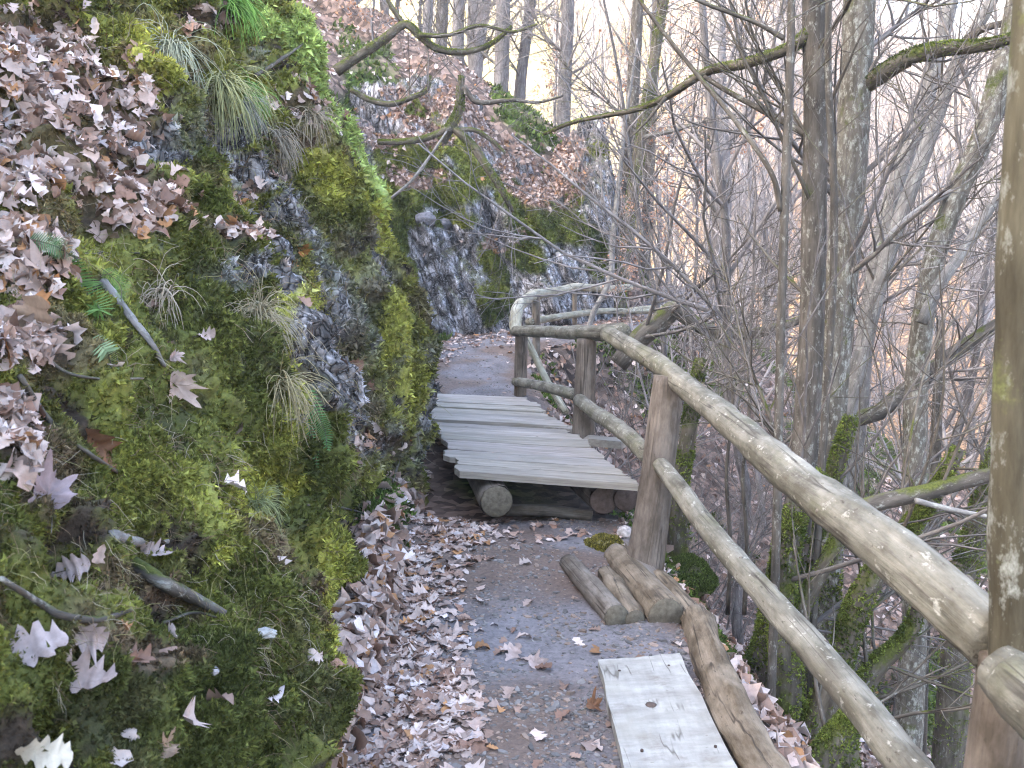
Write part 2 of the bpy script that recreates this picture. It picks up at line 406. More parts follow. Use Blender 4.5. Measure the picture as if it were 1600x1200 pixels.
# ---- the mossy rock bank: cross sections swept along the foot of the slope
FOOT = [  # Y, foot x, profile (offset away from the path, height)
 (-1.5, -.42, [(0, 0), (.1, .35), (.22, .7), (.4, 1.0), (.8, 1.38), (1.25, 1.9), (1.9, 2.6), (3, 3.6), (6, 5.8), (12, 10.5)]),
 (1.2, -.52, [(0, 0), (.08, .35), (.2, .7), (.36, .98), (.7, 1.32), (1.1, 1.85), (1.7, 2.6), (2.8, 3.6), (6, 5.8), (12, 10.5)]),
 (2.2, -.6, [(0, 0), (.06, .32), (.16, .65), (.32, .92), (.62, 1.3), (1.0, 1.8), (1.55, 2.55), (2.6, 3.6), (6, 5.8), (12, 10.5)]),
 (3.0, -.66, [(0, 0), (.05, .3), (.13, .6), (.27, .88), (.52, 1.3), (.9, 1.85), (1.4, 2.5), (2.4, 3.5), (6, 5.8), (12, 10.5)]),
 (3.6, -.78, [(0, 0), (.05, .32), (.14, .6), (.14, .85), (.16, 1.2), (.45, 1.63), (1.1, 2.35), (2.2, 3.4), (6, 5.8), (12, 10.5)]),
 (4.0, -.80, [(0, 0), (.08, .35), (.2, .62), (.12, .88), (.07, 1.18), (.15, 1.48), (.5, 1.82), (1.5, 2.7), (6, 5.8), (12, 10.5)]),
 (4.35, -.84, [(0, 0), (.14, .35), (.3, .7), (.34, 1.0), (.35, 1.3), (.42, 1.65), (.62, 2.1), (1.2, 2.8), (6, 5.9), (12, 10.6)]),
 (4.8, -.89, [(0, 0), (.16, .35), (.29, .75), (.38, 1.15), (.44, 1.55), (.52, 1.95), (.72, 2.35), (1.15, 2.9), (6, 6), (12, 10.8)]),
 (5.6, -.87, [(0, 0), (.1, .4), (.18, .85), (.26, 1.35), (.36, 1.85), (.5, 2.35), (.8, 2.95), (1.3, 3.5), (6, 6.4), (12, 11)]),
 (6.25, -.68, [(0, 0), (.05, .45), (.06, .9), (.16, 1.45), (.3, 2.0), (.5, 2.55), (.85, 3.15), (1.4, 3.75), (6, 6.6), (12, 11)]),
 (6.6, -.58, [(0, 0), (.04, .5), (.03, .95), (.15, 1.5), (.33, 2.1), (.55, 2.7), (.88, 3.25), (1.45, 3.85), (6, 6.8), (12, 11.2)]),
 (7.1, -.7, [(0, 0), (.04, .5), (.06, 1.0), (.2, 1.55), (.4, 2.15), (.66, 2.75), (1.0, 3.25), (1.6, 3.85), (6, 6.8), (12, 11.2)]),
 (8.2, -.88, [(0, 0), (.06, .5), (.18, 1.0), (.4, 1.5), (.7, 2.0), (1.1, 2.5), (1.6, 2.95), (2.3, 3.5), (6, 6.1), (12, 10.5)]),
 (9.5, -1.08, [(0, 0), (.08, .5), (.25, 1.0), (.5, 1.5), (.9, 1.95), (1.35, 2.35), (1.9, 2.75), (2.6, 3.3), (6, 5.8), (12, 10.3)]),
 (11., -1.4, [(0, 0), (.1, .5), (.3, .95), (.6, 1.4), (1, 1.8), (1.5, 2.2), (2, 2.6), (2.8, 3.2), (6, 5.6), (12, 10)]),
 (12.6, -1.75, [(0, 0), (.1, .5), (.3, .95), (.6, 1.4), (1, 1.75), (1.5, 2.1), (2, 2.5), (2.8, 3.0), (6, 5.2), (12, 9.6)]),
]
def build_bank():
    ys = [-1.5]
    while ys[-1] < 12.6: ys.append(ys[-1] + max(.01, min(.026, .0052 * abs(ys[-1]))))
    ys = np.array(ys)
    NV = 420
    fy = np.array([f[0] for f in FOOT]); secs = []
    for f in FOOT:
        pr = catmull(np.array(f[2]), 400)
        al = np.concatenate([[0], np.cumsum(np.linalg.norm(np.diff(pr, axis=0), axis=1))])
        u = np.linspace(0, 1, NV); tgt = np.where(u < .82, u / .82 * 4.2, 4.2 + (np.maximum(u - .82, 0) / .18) ** 1.5 * (al[-1] - 4.2))
        secs.append(np.stack([np.interp(tgt, al, pr[:, 0]), np.interp(tgt, al, pr[:, 1])], -1))
    secs = np.array(secs)
    k = np.clip(np.searchsorted(fy, ys) - 1, 0, len(fy) - 2); t = (ys - fy[k]) / (fy[k + 1] - fy[k]); t = t * t * (3 - 2 * t)
    S = secs[k] * (1 - t)[:, None, None] + secs[k + 1] * t[:, None, None]
    fx = np.array([f[1] for f in FOOT]); X = fx[k] * (1 - t) + fx[k + 1] * t
    zb = np.interp(ys, PATH[:, 1][:11], PZ[:11])
    V = np.zeros((len(ys), NV, 3))
    V[..., 0] = X[:, None] - S[..., 0]; V[..., 1] = ys[:, None] + S[..., 0] * sstep(9, 12.6, ys)[:, None] * .35; V[..., 2] = zb[:, None] - .06 + S[..., 1]
    du = np.gradient(V, axis=0); dv = np.gradient(V, axis=1); n = nrm(np.cross(dv, du)); n = np.where(n[..., :1] < -0.5, -n, n)
    q = V.reshape(-1, 3); nn = n.reshape(-1, 3)
    # strata dip: fractures run down the face, towards the viewer
    dip = np.stack([q[:, 0] * 1.0, q[:, 1] * 1.0 + q[:, 2] * .25, q[:, 2] * .28], -1)
    w1, w2 = worley(dip * np.array([1.6, 3.2, 2.2]), 4)
    f1, f2 = worley(dip * np.array([5, 9, 6.5]), 14)
    rib = fbm(dip * np.array([2, 5.5, 1.5]), 4, 8)
    lum = fbm(q * 1.5, 3, 2); mid = fbm(q * 5, 4, 12); fin = fbm(q * 19, 3, 14)
    rocky = sstep(4.0, 5.0, q[:, 1])
    cush = np.abs(fbm(q * 2.6, 3, 40)); c2 = np.abs(fbm(q * 7.5, 3, 44))
    d = lum * .10 + mid * .07 + fin * .02 + rocky * ((w2 - w1) * .26 - .09 + rib * .09 + (f2 - f1) * .085 - .02) + (1 - rocky) * (.10 * (1 - cush * 2) + .06 * (1 - c2 * 3)) + rocky * .02 * (1 - c2 * 3)
    led = fbm(np.stack([q[:, 0] * .6, q[:, 1] * .8, q[:, 2] * 3 + q[:, 1] * .9], -1), 2, 50)
    d += sstep(.05, .3, led) * .06
    hgt = (q[:, 2] - np.repeat(zb, NV))
    d *= .35 + .65 * sstep(.02, .25, hgt)
    q = q + nn * d[:, None]
    q2 = q.reshape(V.shape); du = np.gradient(q2, axis=0); dv = np.gradient(q2, axis=1); n = nrm(np.cross(dv, du)); 
    nn = n.reshape(-1, 3)
    if nn[:, 0].mean() < 0: nn = -nn
    return q, nn, len(ys), NV, hgt, np.minimum((w2 - w1), (f2 - f1) * 1.3), rib
bV, bN, bnu, bnv, bh, bw, brib = build_bank()

def blob(px, py, items):
    """soft ellipses given as places on the photographed slope: (x, y, rx, ry, turn)"""
    m = np.zeros(len(px))
    for x, y, rx, ry, a in items:
        a = math.radians(a); dx, dy = px - x, py - y
        u, v = dx * math.cos(a) + dy * math.sin(a), -dx * math.sin(a) + dy * math.cos(a)
        m = np.maximum(m, 1 - np.sqrt((u / rx) ** 2 + (v / ry) ** 2) * .5)
    return m  # .5 at the rim
def bank_colour(q, nn, w=None, rib=None):
    px, py, dep = project(q)
    n1 = fbm(q * 2.4, 4, 80); n2 = fbm(q * 6.5, 4, 81); n3 = fbm(q * 22, 3, 82)
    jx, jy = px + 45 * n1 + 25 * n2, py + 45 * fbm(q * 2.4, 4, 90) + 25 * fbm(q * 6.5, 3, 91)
    rock = blob(jx, jy, [(265, 200, 40, 70, 60), (400, 270, 65, 35, 30), (500, 400, 60, 75, 60), (540, 520, 75, 110, 70), (600, 640, 70, 80, 70), (490, 640, 25, 60, 80),
                         (455, 350, 40, 60, 60), (640, 700, 50, 60, 60), (450, 430, 30, 120, 80), (360, 210, 20, 60, 70), (395, 100, 10, 50, 70), (560, 430, 70, 70, 60), (580, 580, 70, 90, 70), (510, 320, 30, 50, 60), (640, 640, 40, 70, 80)])
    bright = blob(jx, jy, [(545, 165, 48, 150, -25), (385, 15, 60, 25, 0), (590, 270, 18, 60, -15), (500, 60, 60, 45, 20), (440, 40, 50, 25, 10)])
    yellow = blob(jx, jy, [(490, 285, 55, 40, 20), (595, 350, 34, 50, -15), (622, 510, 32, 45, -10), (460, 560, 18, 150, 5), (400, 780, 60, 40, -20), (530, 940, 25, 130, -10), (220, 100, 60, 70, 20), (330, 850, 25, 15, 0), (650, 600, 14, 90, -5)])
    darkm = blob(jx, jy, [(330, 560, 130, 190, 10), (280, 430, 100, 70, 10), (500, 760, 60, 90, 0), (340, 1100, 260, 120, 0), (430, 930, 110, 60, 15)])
    brown = blob(jx, jy, [(500, 950, 22, 60, -10), (200, 1020, 120, 18, 15), (220, 930, 110, 25, 15), (420, 850, 60, 30, 40), (60, 750, 60, 50, 0), (440, 240, 40, 40, 0)])
    litter = blob(jx, jy, [(90, 200, 120, 170, 60), (200, 330, 90, 60, 30), (40, 420, 70, 60, 0), (20, 540, 60, 60, 0), (15, 700, 50, 60, 0), (365, 365, 45, 22, 10), (470, 150, 60, 28, 35), (60, 60, 90, 60, 0), (400, 300, 30, 14, 0), (610, 700, 35, 25, 20), (330, 30, 50, 20, 20)])
    t = np.clip(.5 + n1 * .8 + .3 * n2, 0, 1)[:, None]
    c = np.array([.058, .07, .016]) * (1 - t) + np.array([.225, .225, .05]) * t
    br = sstep(.1, .45, fbm(q * 3.5, 4, 84))[:, None] * .8
    hole = sstep(.22, .5, fbm(q * 8, 3, 86))[:, None]
    c = c * (1 - br) + np.array([.15, .12, .07]) * br
    c = c * (1 + .75 * fbm(q * 1.4, 3, 99))[:, None]
    c = c * (1 - hole) + np.array([.035, .025, .017]) * hole
    mix = lambda c, m, col, k=1.: c * (1 - (sstep(.42, .6, m) * k)[:, None]) + np.asarray(col) * (sstep(.42, .6, m) * k)[:, None]
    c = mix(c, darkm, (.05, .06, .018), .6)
    c = mix(c, brown, (.11, .075, .05), .8)
    rc = np.array([.16, .152, .152]) * (1 + .5 * n2 + .3 * n3)[:, None]
    lich = sstep(.12, .4, fbm(q * np.array([7, 9, 4]), 4, 87))[:, None]
    rc = rc * (1 - lich) + np.array([.36, .355, .375]) * lich
    dk = sstep(.1, .5, fbm(q * np.array([4, 7, 3]), 3, 89))[:, None]
    rc = rc * (1 - .6 * dk) + np.array([.07, .062, .05]) * .6 * dk
    if w is not None: rc = rc * (.35 + .65 * sstep(.02, .12, w))[:, None]
    rk = sstep(.45, .62, rock + .16 * n2)
    streak = sstep(.0, .3, fbm(np.stack([q[:, 0], q[:, 1] * 5, q[:, 2] * 1.2], -1), 3, 95))
    rk = rk * (1 - .75 * streak)
    c = c * (1 - rk[:, None]) + rc * rk[:, None]
    kx = 1 - rk * .6
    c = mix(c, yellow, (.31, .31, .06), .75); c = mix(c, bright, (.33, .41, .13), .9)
    rk = rk * (1 - sstep(.42, .6, yellow) * .8) * (1 - sstep(.42, .6, bright))
    ls = sstep(.45, .6, litter)
    c = c * (1 - .8 * ls[:, None]) + np.array([.075, .05, .038]) * .8 * ls[:, None]
    c = c * (1 + .25 * n3)[:, None]
    return np.clip(c, .008, 1), rk, ls
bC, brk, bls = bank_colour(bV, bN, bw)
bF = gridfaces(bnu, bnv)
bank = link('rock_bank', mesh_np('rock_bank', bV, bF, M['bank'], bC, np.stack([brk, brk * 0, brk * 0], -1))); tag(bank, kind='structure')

# ---- the grey outcrop that closes the bay: a displaced rock face of its own
def build_outcrop():
    nx, nz_ = 330, 230
    u = np.linspace(0, 1, nx)[:, None] * np.ones((1, nz_)); v = np.linspace(0, 1, nz_)[None] * np.ones((nx, 1))
    x = -2.6 + 4.35 * u
    top = np.interp(u, [0, .28, .42, .52, .62, .72, .83, .93, 1], [2.7, 2.95, 2.9, 2.5, 2.15, 2.0, 2.35, 2.7, 1.9])
    al = v * 4.0
    wall = top / 4.0 * 1.0
    vv = np.clip(v / .68, 0, 1); back = np.clip((v - .68) / .32, 0, 1)
    z = .35 + top * (1 - (1 - vv) ** 1.15) + back * (.35 + .55 * top * .5)
    yb = np.interp(u, [0, .3, .45, .55, .7, .85, .94, 1], [13.1, 13.45, 13.5, 13.75, 13.6, 13.75, 14.1, 15.0])
    y = yb + vv ** 1.6 * .75 + back * 1.7
    V = np.stack([x, y, z], -1); q = V.reshape(-1, 3)
    n = np.zeros_like(q); n[:, 1] = -1; n[:, 2] = .25 + 1.2 * back.ravel(); n = nrm(n)
    dip = np.stack([q[:, 0] + .35 * q[:, 2], q[:, 1], q[:, 2] * .45], -1)
    w1, w2 = worley(dip * np.array([1.7, 1.2, 1.3]), 31); s1, s2 = worley(dip * np.array([5.2, 3, 4]), 37)
    d = .4 * fbm(dip * .9, 3, 30) + .5 * (w2 - w1) + .2 * (s2 - s1) + .10 * fbm(dip * np.array([3, 2, 2.5]), 4, 32) + .05 * fbm(q * 9, 4, 35, .65) - .2
    q = q + n * d[:, None]
    Vq = q.reshape(V.shape); nn = nrm(np.cross(np.gradient(Vq, axis=0), np.gradient(Vq, axis=1))).reshape(-1, 3)
    if nn[:, 1].mean() > 0: nn = -nn
    n2 = fbm(q * 5, 4, 101); n1 = fbm(q * 1.6, 4, 102)
    px, py, dep = project(q); jx, jy = px + 14 * n1 + 10 * n2, py + 14 * fbm(q * 1.6, 3, 103) + 10 * n2
    c = np.array([.15, .148, .158]) * (1 + .5 * n2)[:, None]
    li = sstep(-.05, .22, fbm(np.stack([q[:, 0] * 11 + q[:, 2] * 5, q[:, 1] * 8, q[:, 2] * 7 - q[:, 0] * 2], -1), 5, 105, .75))[:, None]
    c = c * (1 - li) + np.array([.42, .425, .48]) * li
    dk = np.maximum(sstep(.1, .4, fbm(q * np.array([9, 6, 5]), 4, 106, .7)), 1 - sstep(.03, .10, s2 - s1))[:, None]; c = c * (1 - .8 * dk) + np.array([.05, .046, .042]) * .8 * dk
    up = sstep(.35, .75, nn[:, 2] + .25 * n1)
    mo = blob(jx, jy, [(620, 300, 45, 60, 0), (690, 290, 70, 35, 10), (725, 245, 22, 65, -45), (800, 310, 22, 45, -35), (860, 350, 70, 32, 10), (775, 430, 14, 65, -15), (820, 400, 32, 30, 0), (895, 295, 22, 30, 0), (935, 240, 22, 14, 0), (760, 480, 20, 30, 0), (645, 460, 12, 60, 0), (930, 400, 18, 40, 0), (700, 340, 50, 14, 0), (640, 240, 60, 30, 0), (660, 170, 40, 20, 0), (620, 390, 16, 60, 0)])
    ms = np.maximum(sstep(.42, .58, mo + .1 * n2), up * .4)
    tt = np.clip(.5 + .9 * n1 + .4 * n2, 0, 1)[:, None]
    mc = np.array([.045, .06, .014]) * (1 - tt) + np.array([.15, .165, .035]) * tt
    c = c * (1 - ms[:, None]) + mc * ms[:, None]
    lt = blob(jx, jy, [(620, 190, 60, 50, 0), (700, 165, 60, 40, 0), (650, 275, 60, 16, 0), (770, 170, 60, 40, 0), (850, 260, 75, 70, 35), (790, 375, 35, 18, -10), (800, 210, 60, 40, 10), (690, 220, 30, 20, 0)]); ls = sstep(.45, .58, lt + .1 * n2) * (nn[:, 2] > .1)
    c = c * (1 - ls[:, None]) + np.array([.17, .115, .095]) * ls[:, None]
    return q, nn, nx, nz_, np.clip(c, .01, 1), ms, ls
oV, oN, onx, onz, oC, oms, ols = build_outcrop()
oF = gridfaces(onx, onz)[:, ::-1]
obase = np.array([-.4, 13.4, .5])
oc = link('rock_outcrop', mesh_np('rock_outcrop', oV - obase, oF, M['face'], oC, np.stack([(1 - oms) * (1 - ols), oms * 0, oms * 0], -1))); oc.location = obase
tag(oc, 'lilac grey lichen streaked rock outcrop with mossy ledges closing the bend of the path', 'rock')

# ------------------------------------------------------------------ hits on what stands
def tri(F): return np.concatenate([F[:, [0, 1, 2]], F[:, [0, 2, 3]]])
SURF = {}
def bvh(V, F):
    return BVHTree.FromPolygons([Vector(v) for v in V], [tuple(int(i) for i in f) for f in F])
gsel = gF[(np.abs(gV[gF[:, 0], 0]) < 40) & (gV[gF[:, 0], 1] > 0) & (gV[gF[:, 0], 1] < 90)]
BV = {'bank': bvh(bV, bF), 'path': bvh(p3, gridfaces(nu, nv)), 'ground': bvh(gV, gsel), 'outcrop': bvh(oV, oF)}
def hit(px, py, which=('bank', 'path', 'ground', 'outcrop')):
    d = Vector(ray(px, py)).normalized(); best = None
    for k in which:
        h = BV[k].ray_cast(Vector((0, 0, CAMH)), d)
        if h[0] is not None and (best is None or h[3] < best[2]):
            n = np.array(h[1]); n = n if np.dot(n, np.array(d)) < 0 else -n
            best = (np.array(h[0]), n, h[3])
    return best if best else (P(px, py, 8.), np.array([0, -.3, .95]), 8.)
def zat(x, y):
    h = BV['ground'].ray_cast(Vector((x, y, 60)), Vector((0, 0, -1)))
    return h[0].z if h[0] is not None else H1(x, y)
def scatter(V, Nn, F, wv, n, r=None):
    """n points on the mesh, density ~ vertex weight x area"""
    r = r or rng
    T = tri(F); a, b, c = V[T[:, 0]], V[T[:, 1]], V[T[:, 2]]
    ar = np.linalg.norm(np.cross(b - a, c - a), axis=1) * wv[T].mean(1)
    cs = np.cumsum(ar); i = np.searchsorted(cs, r.random(n) * cs[-1])
    u, v = r.random(n), r.random(n); f = u + v > 1; u[f], v[f] = 1 - u[f], 1 - v[f]
    p = a[i] + (b[i] - a[i]) * u[:, None] + (c[i] - a[i]) * v[:, None]
    return p, nrm(Nn[T[i]].mean(1)), T[i, 0]
def inview(V, m=120):
    px, py, d = project(V)
    return ((px > -m) & (px < 1600 + m) & (py > -m) & (py < 1200 + m) & (d > .35)).astype(float)

# ------------------------------------------------------------------ leaves
def leaf_shape(ns, lobed):
    t = np.linspace(0, 1, ns)
    w = .34 * np.sin(math.pi * np.clip(t, 0, 1) ** .8) ** .7
    if lobed:
        if ns >= 12: w = .3 * np.sin(math.pi * np.clip(t, .02, .98) ** 1.35) ** .55 * (.78 + .3 * np.cos(2 * math.pi * (4.6 * t - .12)))
        else: w = .34 * np.interp(t, np.linspace(0, 1, 9), [.02, .42, .8, .5, 1.02, .66, 1.0, .72, .1])
    w[0] = .015; w[-1] = .02 if not lobed else .05
    L = np.stack([t - .5, w, np.zeros(ns)], -1)
    if lobed and ns >= 12: L[1:-1, 0] += .16 * w[1:-1]
    elif lobed: L[1:-1, 0] += .12 * w[1:-1]
    Mi = np.stack([t - .5, np.zeros(ns), np.zeros(ns)], -1); Rr = L * np.array([1, -1, 1])
    V = np.stack([L, Mi, Rr], 1).reshape(-1, 3)
    f = []
    for k in range(ns - 1):
        a = 3 * k
        f += [(a, a + 1, a + 4, a + 3), (a + 1, a + 2, a + 5, a + 4)]
    return V, np.array(f)
LEAFCOL = np.array([(.47, .37, .33), (.4, .3, .26), (.54, .45, .41), (.3, .2, .155), (.22, .13, .095), (.36, .19, .09), (.58, .5, .49), (.26, .17, .13)])
LEAFP = np.array([.2, .19, .13, .15, .13, .06, .05, .09])
def leaves_mesh(name, p, n, size, ns=7, lobed=True, tilt=.45, curl=.5, lift=.012, cols=None, r=None, flat=0):
    r = r or rng; N_ = len(p)
    V, F = leaf_shape(ns, lobed); k = len(V)
    n = nrm(n + tilt * r.normal(size=(N_, 3)))
    t = nrm(np.cross(n, r.normal(size=(N_, 3)))); b = np.cross(n, t)
    c1 = r.normal(0, curl, (N_, 1)) - .2; c2 = r.normal(.3, curl * 1.0, (N_, 1)); c3 = r.normal(0, curl, (N_, 1))
    x, y = V[None, :, 0], V[None, :, 1] * r.uniform(.75, 1.3, (N_, 1))
    y = y * (1 + .25 * r.normal(size=(N_, k)) * (np.abs(V[None, :, 1]) > .02))
    z = c1 * (x ** 2) * 1.4 + c2 * np.abs(y) + c3 * x * y * 2.5 + .03 * r.normal(size=(N_, k))
    Q = p[:, None] + size[:, None, None] * (x[..., None] * t[:, None] + y[..., None] * b[:, None] + z[..., None] * n[:, None]) + (lift + .35 * np.abs(r.normal(0, 1, N_)) * lift)[:, None, None] * n[:, None]
    if cols is None:
        cols = LEAFCOL[r.choice(len(LEAFCOL), N_, p=LEAFP / LEAFP.sum())] * r.uniform(.6, 1.25, (N_, 1))
    C = np.repeat(cols, k, 0)
    Fa = (F[None] + (np.arange(N_) * k)[:, None, None]).reshape(-1, 4)
    return mesh_np(name, Q.reshape(-1, 3), Fa, M['leaf'], np.clip(C, 0.01, 1))

vis = lambda V, m=120: inview(V, m) / np.maximum((V - np.array([0, 0, CAMH])) ** 2 @ np.ones(3), .25)
# on the bank: thick in the pockets, thin elsewhere, plus the odd one on moss
def leaves_bank():
    wv = (bls * 1.0 + .003 + .02 * sstep(.2, .5, fbm(bV * 1.7, 3, 120)) * (bN[:, 2] > .35)) * vis(bV) * np.clip(bN[:, 2] + .25, .05, 1) * (bh < 5)
    p, n, i = scatter(bV, bN, bF, wv, 5200)
    d = np.linalg.norm(p - np.array([0, 0, 1.6]), axis=1)
    keep = (d > 1.5)
    p, n = p[keep], n[keep]
    return leaves_mesh('bank_leaf_litter', p, n, rng.uniform(.035, .085, len(p)), 9, True, .45, .5, .014)
tag(link('bank_leaf_litter', leaves_bank()), 'drifts of pale fallen oak leaves caught on ledges of the bank', 'leaves', kind='stuff')
def leaves_path():
    q = p3; px, py, dep = project(q)
    u = np.tile(w, nu) + .12 * fbm(q * 2.2, 3, 130); Y = q[:, 1]
    lim = np.interp(Y, [0, 3, 4.2, 5.5, 6, 9, 9.6, 11, 12.5, 14], [-.3, -.3, -.36, -.22, -.2, -.4, -.45, -.2, .1, .5])
    den = sstep(lim + .1, lim - .12, u) * 1.0 + .010 + .25 * sstep(5.0, 5.3, Y) * (Y < 5.9) * .6
    den += .03 * sstep(.15, .4, fbm(q * 3, 2, 131))
    den += .14 * sstep(.42, .55, u) * sstep(2.5, 3.2, Y) * (Y < 5.6)
    den += .5 * sstep(11.2, 12.2, Y)
    den *= (1 - .97 * ((Y > 5.95) & (Y < 8.9)))
    wv = den * vis(q)
    pn = np.tile(np.array([0, 0, 1.]), (len(q), 1))
    pp, n, i = scatter(q, pn, gridfaces(nu, nv), wv, 3900)
    return leaves_mesh('path_leaf_litter', pp, n, rng.uniform(.04, .085, len(pp)), 9, True, .17, .27, .006)
tag(link('path_leaf_litter', leaves_path()), 'pinkish fallen leaves drifted along the foot of the bank over the path', 'leaves', kind='stuff')
# ground normals
def grid_normals(V, a, b):
    g = V.reshape(a, b, 3); n = nrm(np.cross(np.gradient(g, axis=0), np.gradient(g, axis=1))).reshape(-1, 3)
    return np.where(n[:, 2:] < 0, -n, n)
gN = grid_normals(gV, len(gx), len(gy))
def leaves_slope():
    far = np.linalg.norm(gV - np.array([0, 0, 1.6]), axis=1)
    wv = vis(gV) * (.35 + sstep(-.3, .3, lit)) * (1 - .75 * mossy) * (far < 34) * (far > 3) * (np.abs(gd) > HW * .9)
    pp, n, i = scatter(gV, gN, gF, wv, 26000)
    d = np.linalg.norm(pp - np.array([0, 0, 1.6]), axis=1)
    return leaves_mesh('slope_leaf_litter', pp, n, rng.uniform(.06, .1, len(pp)) * (1 + d * .012), 4, False, .45, .5, .015)
tag(link('slope_leaf_litter', leaves_slope()), 'pale leaf litter covering the steep wooded slopes around the path', 'leaves', kind='stuff')
def leaves_outcrop():
    wv = ols * vis(oV) + 1e-5
    pp, n, i = scatter(oV, oN, oF, wv, 2600)
    return leaves_mesh('outcrop_leaf_litter', pp, n, rng.uniform(.06, .1, len(pp)), 4, False, .5, .5, .015, cols=LEAFCOL[rng.choice(8, len(pp), p=LEAFP)] * .8)
tag(link('outcrop_leaf_litter', leaves_outcrop()), 'brown leaf drift lying on the ledges of the grey outcrop', 'leaves', kind='stuff')

# ------------------------------------------------------------------ moss: tiny upright shoots
def shoots(p, n, h, c, blades=5, spread=.8, r=None, wid=.28):
    r = r or rng; K = len(p)
    n2 = np.repeat(n, blades, 0); p2 = np.repeat(p, blades, 0); h2 = np.repeat(h, blades)[:, None] * r.uniform(.6, 1.3, (K * blades, 1))
    dirn = nrm(n2 + spread * r.normal(size=n2.shape) + np.array([0, 0, .25]))
    sd = nrm(np.cross(dirn, r.normal(size=n2.shape)))
    b = p2 + .35 * h2 * r.normal(size=n2.shape) * .6 - n2 * h2 * .15
    V = np.stack([b - sd * h2 * wid, b + sd * h2 * wid, b + dirn * h2], 1)
    C = np.repeat(np.repeat(c * r.uniform(.6, 1.45, (K, 1)), blades, 0) * r.uniform(.6, 1.5, (K * blades, 1)), 3, 0)
    F = np.arange(K * blades * 3).reshape(-1, 3)
    return V.reshape(-1, 3), F, np.clip(C, .006, 1)
def moss_bank():
    wv = (1 - .93 * brk) * (1 - .9 * bls) * vis(bV, 60) * (bh < 5) * (bh > .03) * (.25 + sstep(-.35, .2, fbm(bV * 4, 3, 140))) * (1 - .85 * sstep(.22, .45, fbm(bV * 8, 3, 86)))
    p, n, i = scatter(bV, bN, bF, wv, 150000)
    d = np.linalg.norm(p - np.array([0, 0, 1.6]), axis=1)
    c = bC[i] * (1.15 + .35 * fbm(p * 9, 2, 141))[:, None]
    h = np.clip(.0052 * d, .007, .035) * rng.uniform(.7, 1.4, len(p))
    V, F, C = shoots(p, n, h, c)
    return mesh_np('bank_moss', V, F, M['moss'], C, smooth=False)
tag(link('bank_moss', moss_bank()), 'soft green and yellow moss carpeting the rock bank', 'moss', kind='stuff')
def moss_outcrop():
    wv = (oms + .01) * vis(oV)
    p, n, i = scatter(oV, oN, oF, wv, 16000)
    V, F, C = shoots(p, n, np.full(len(p), .04), oC[i] * 1.1)
    return mesh_np('outcrop_moss', V, F, M['moss'], C, smooth=False)
tag(link('outcrop_moss', moss_outcrop()), 'dull green moss on the ledges of the grey outcrop', 'moss', kind='stuff')
def moss_slope():
    far = np.linalg.norm(gV - np.array([0, 0, 1.6]), axis=1)
    wv = mossy * vis(gV) * (far < 25) * (np.abs(gd) > HW)
    p, n, i = scatter(gV, gN, gF, wv, 22000)
    d = np.linalg.norm(p - np.array([0, 0, 1.6]), axis=1)
    V, F, C = shoots(p, n, np.clip(.006 * d, .02, .09), np.tile([.075, .11, .025], (len(p), 1)) * rng.uniform(.6, 1.5, (len(p), 1)))
    return mesh_np('slope_undergrowth', V, F, M['moss'], C, smooth=False)
tag(link('slope_undergrowth', moss_slope()), 'low green undergrowth and moss scattered over the wooded slopes', 'undergrowth', kind='stuff')

# ---- slate chips trodden into the path
def chips():
    q = p3; u = np.tile(w, nu)
    wv = vis(q) * (.3 + sstep(-.2, .3, fbm(q * 4, 2, 150))) * (np.abs(u) < .7) * (1 - ((q[:, 1] > 5.9) & (q[:, 1] < 8.8)))
    pn = np.tile(np.array([0, 0, 1.]), (len(q), 1))
    p, n, i = scatter(q, pn, gridfaces(nu, nv), wv, 10000)
    K = len(p); s = rng.uniform(.003, .010, K) * rng.choice([1, 1, 1, 1, 1, 1, 1, 1, 1.9], K)
    n = nrm(n + .18 * rng.normal(size=(K, 3))); t = nrm(np.cross(n, rng.normal(size=(K, 3)))); b = np.cross(n, t)
    th = np.arange(5) * 2 * math.pi / 5
    rr = rng.uniform(.55, 1.2, (K, 5))
    ring = (np.cos(th) * rr * 1.3)[..., None] * t[:, None] + (np.sin(th) * rr * .8)[..., None] * b[:, None]
    top = p[:, None] + ring * s[:, None, None] + n[:, None] * (s * .35)[:, None, None]
    bot = p[:, None] + ring * 1.15 * s[:, None, None] - n[:, None] * (s * .3)[:, None, None]
    V = np.concatenate([top, bot], 1).reshape(-1, 3)
    o = (np.arange(K) * 10)[:, None]
    F5 = o + np.arange(5)[None]
    side = np.concatenate([np.stack([o[:, 0] + k, o[:, 0] + (k + 1) % 5, o[:, 0] + 5 + (k + 1) % 5, o[:, 0] + 5 + k], -1) for k in range(5)])
    g = rng.uniform(.07, .2, (K, 1)) * np.array([1, .93, .9]); cr_ = rng.random((K, 1)) < .3; g = np.where(cr_, rng.uniform(.5, 1.1, (K, 1)) * np.array([.26, .19, .15]), g); 
    return mesh_np('path_gravel', V, [F5, side[:, ::-1]], M['chip'], np.repeat(g, 10, 0), smooth=False)
tag(link('path_gravel', chips()), 'dark slate chips and gravel trodden into the path', 'gravel', kind='stuff')

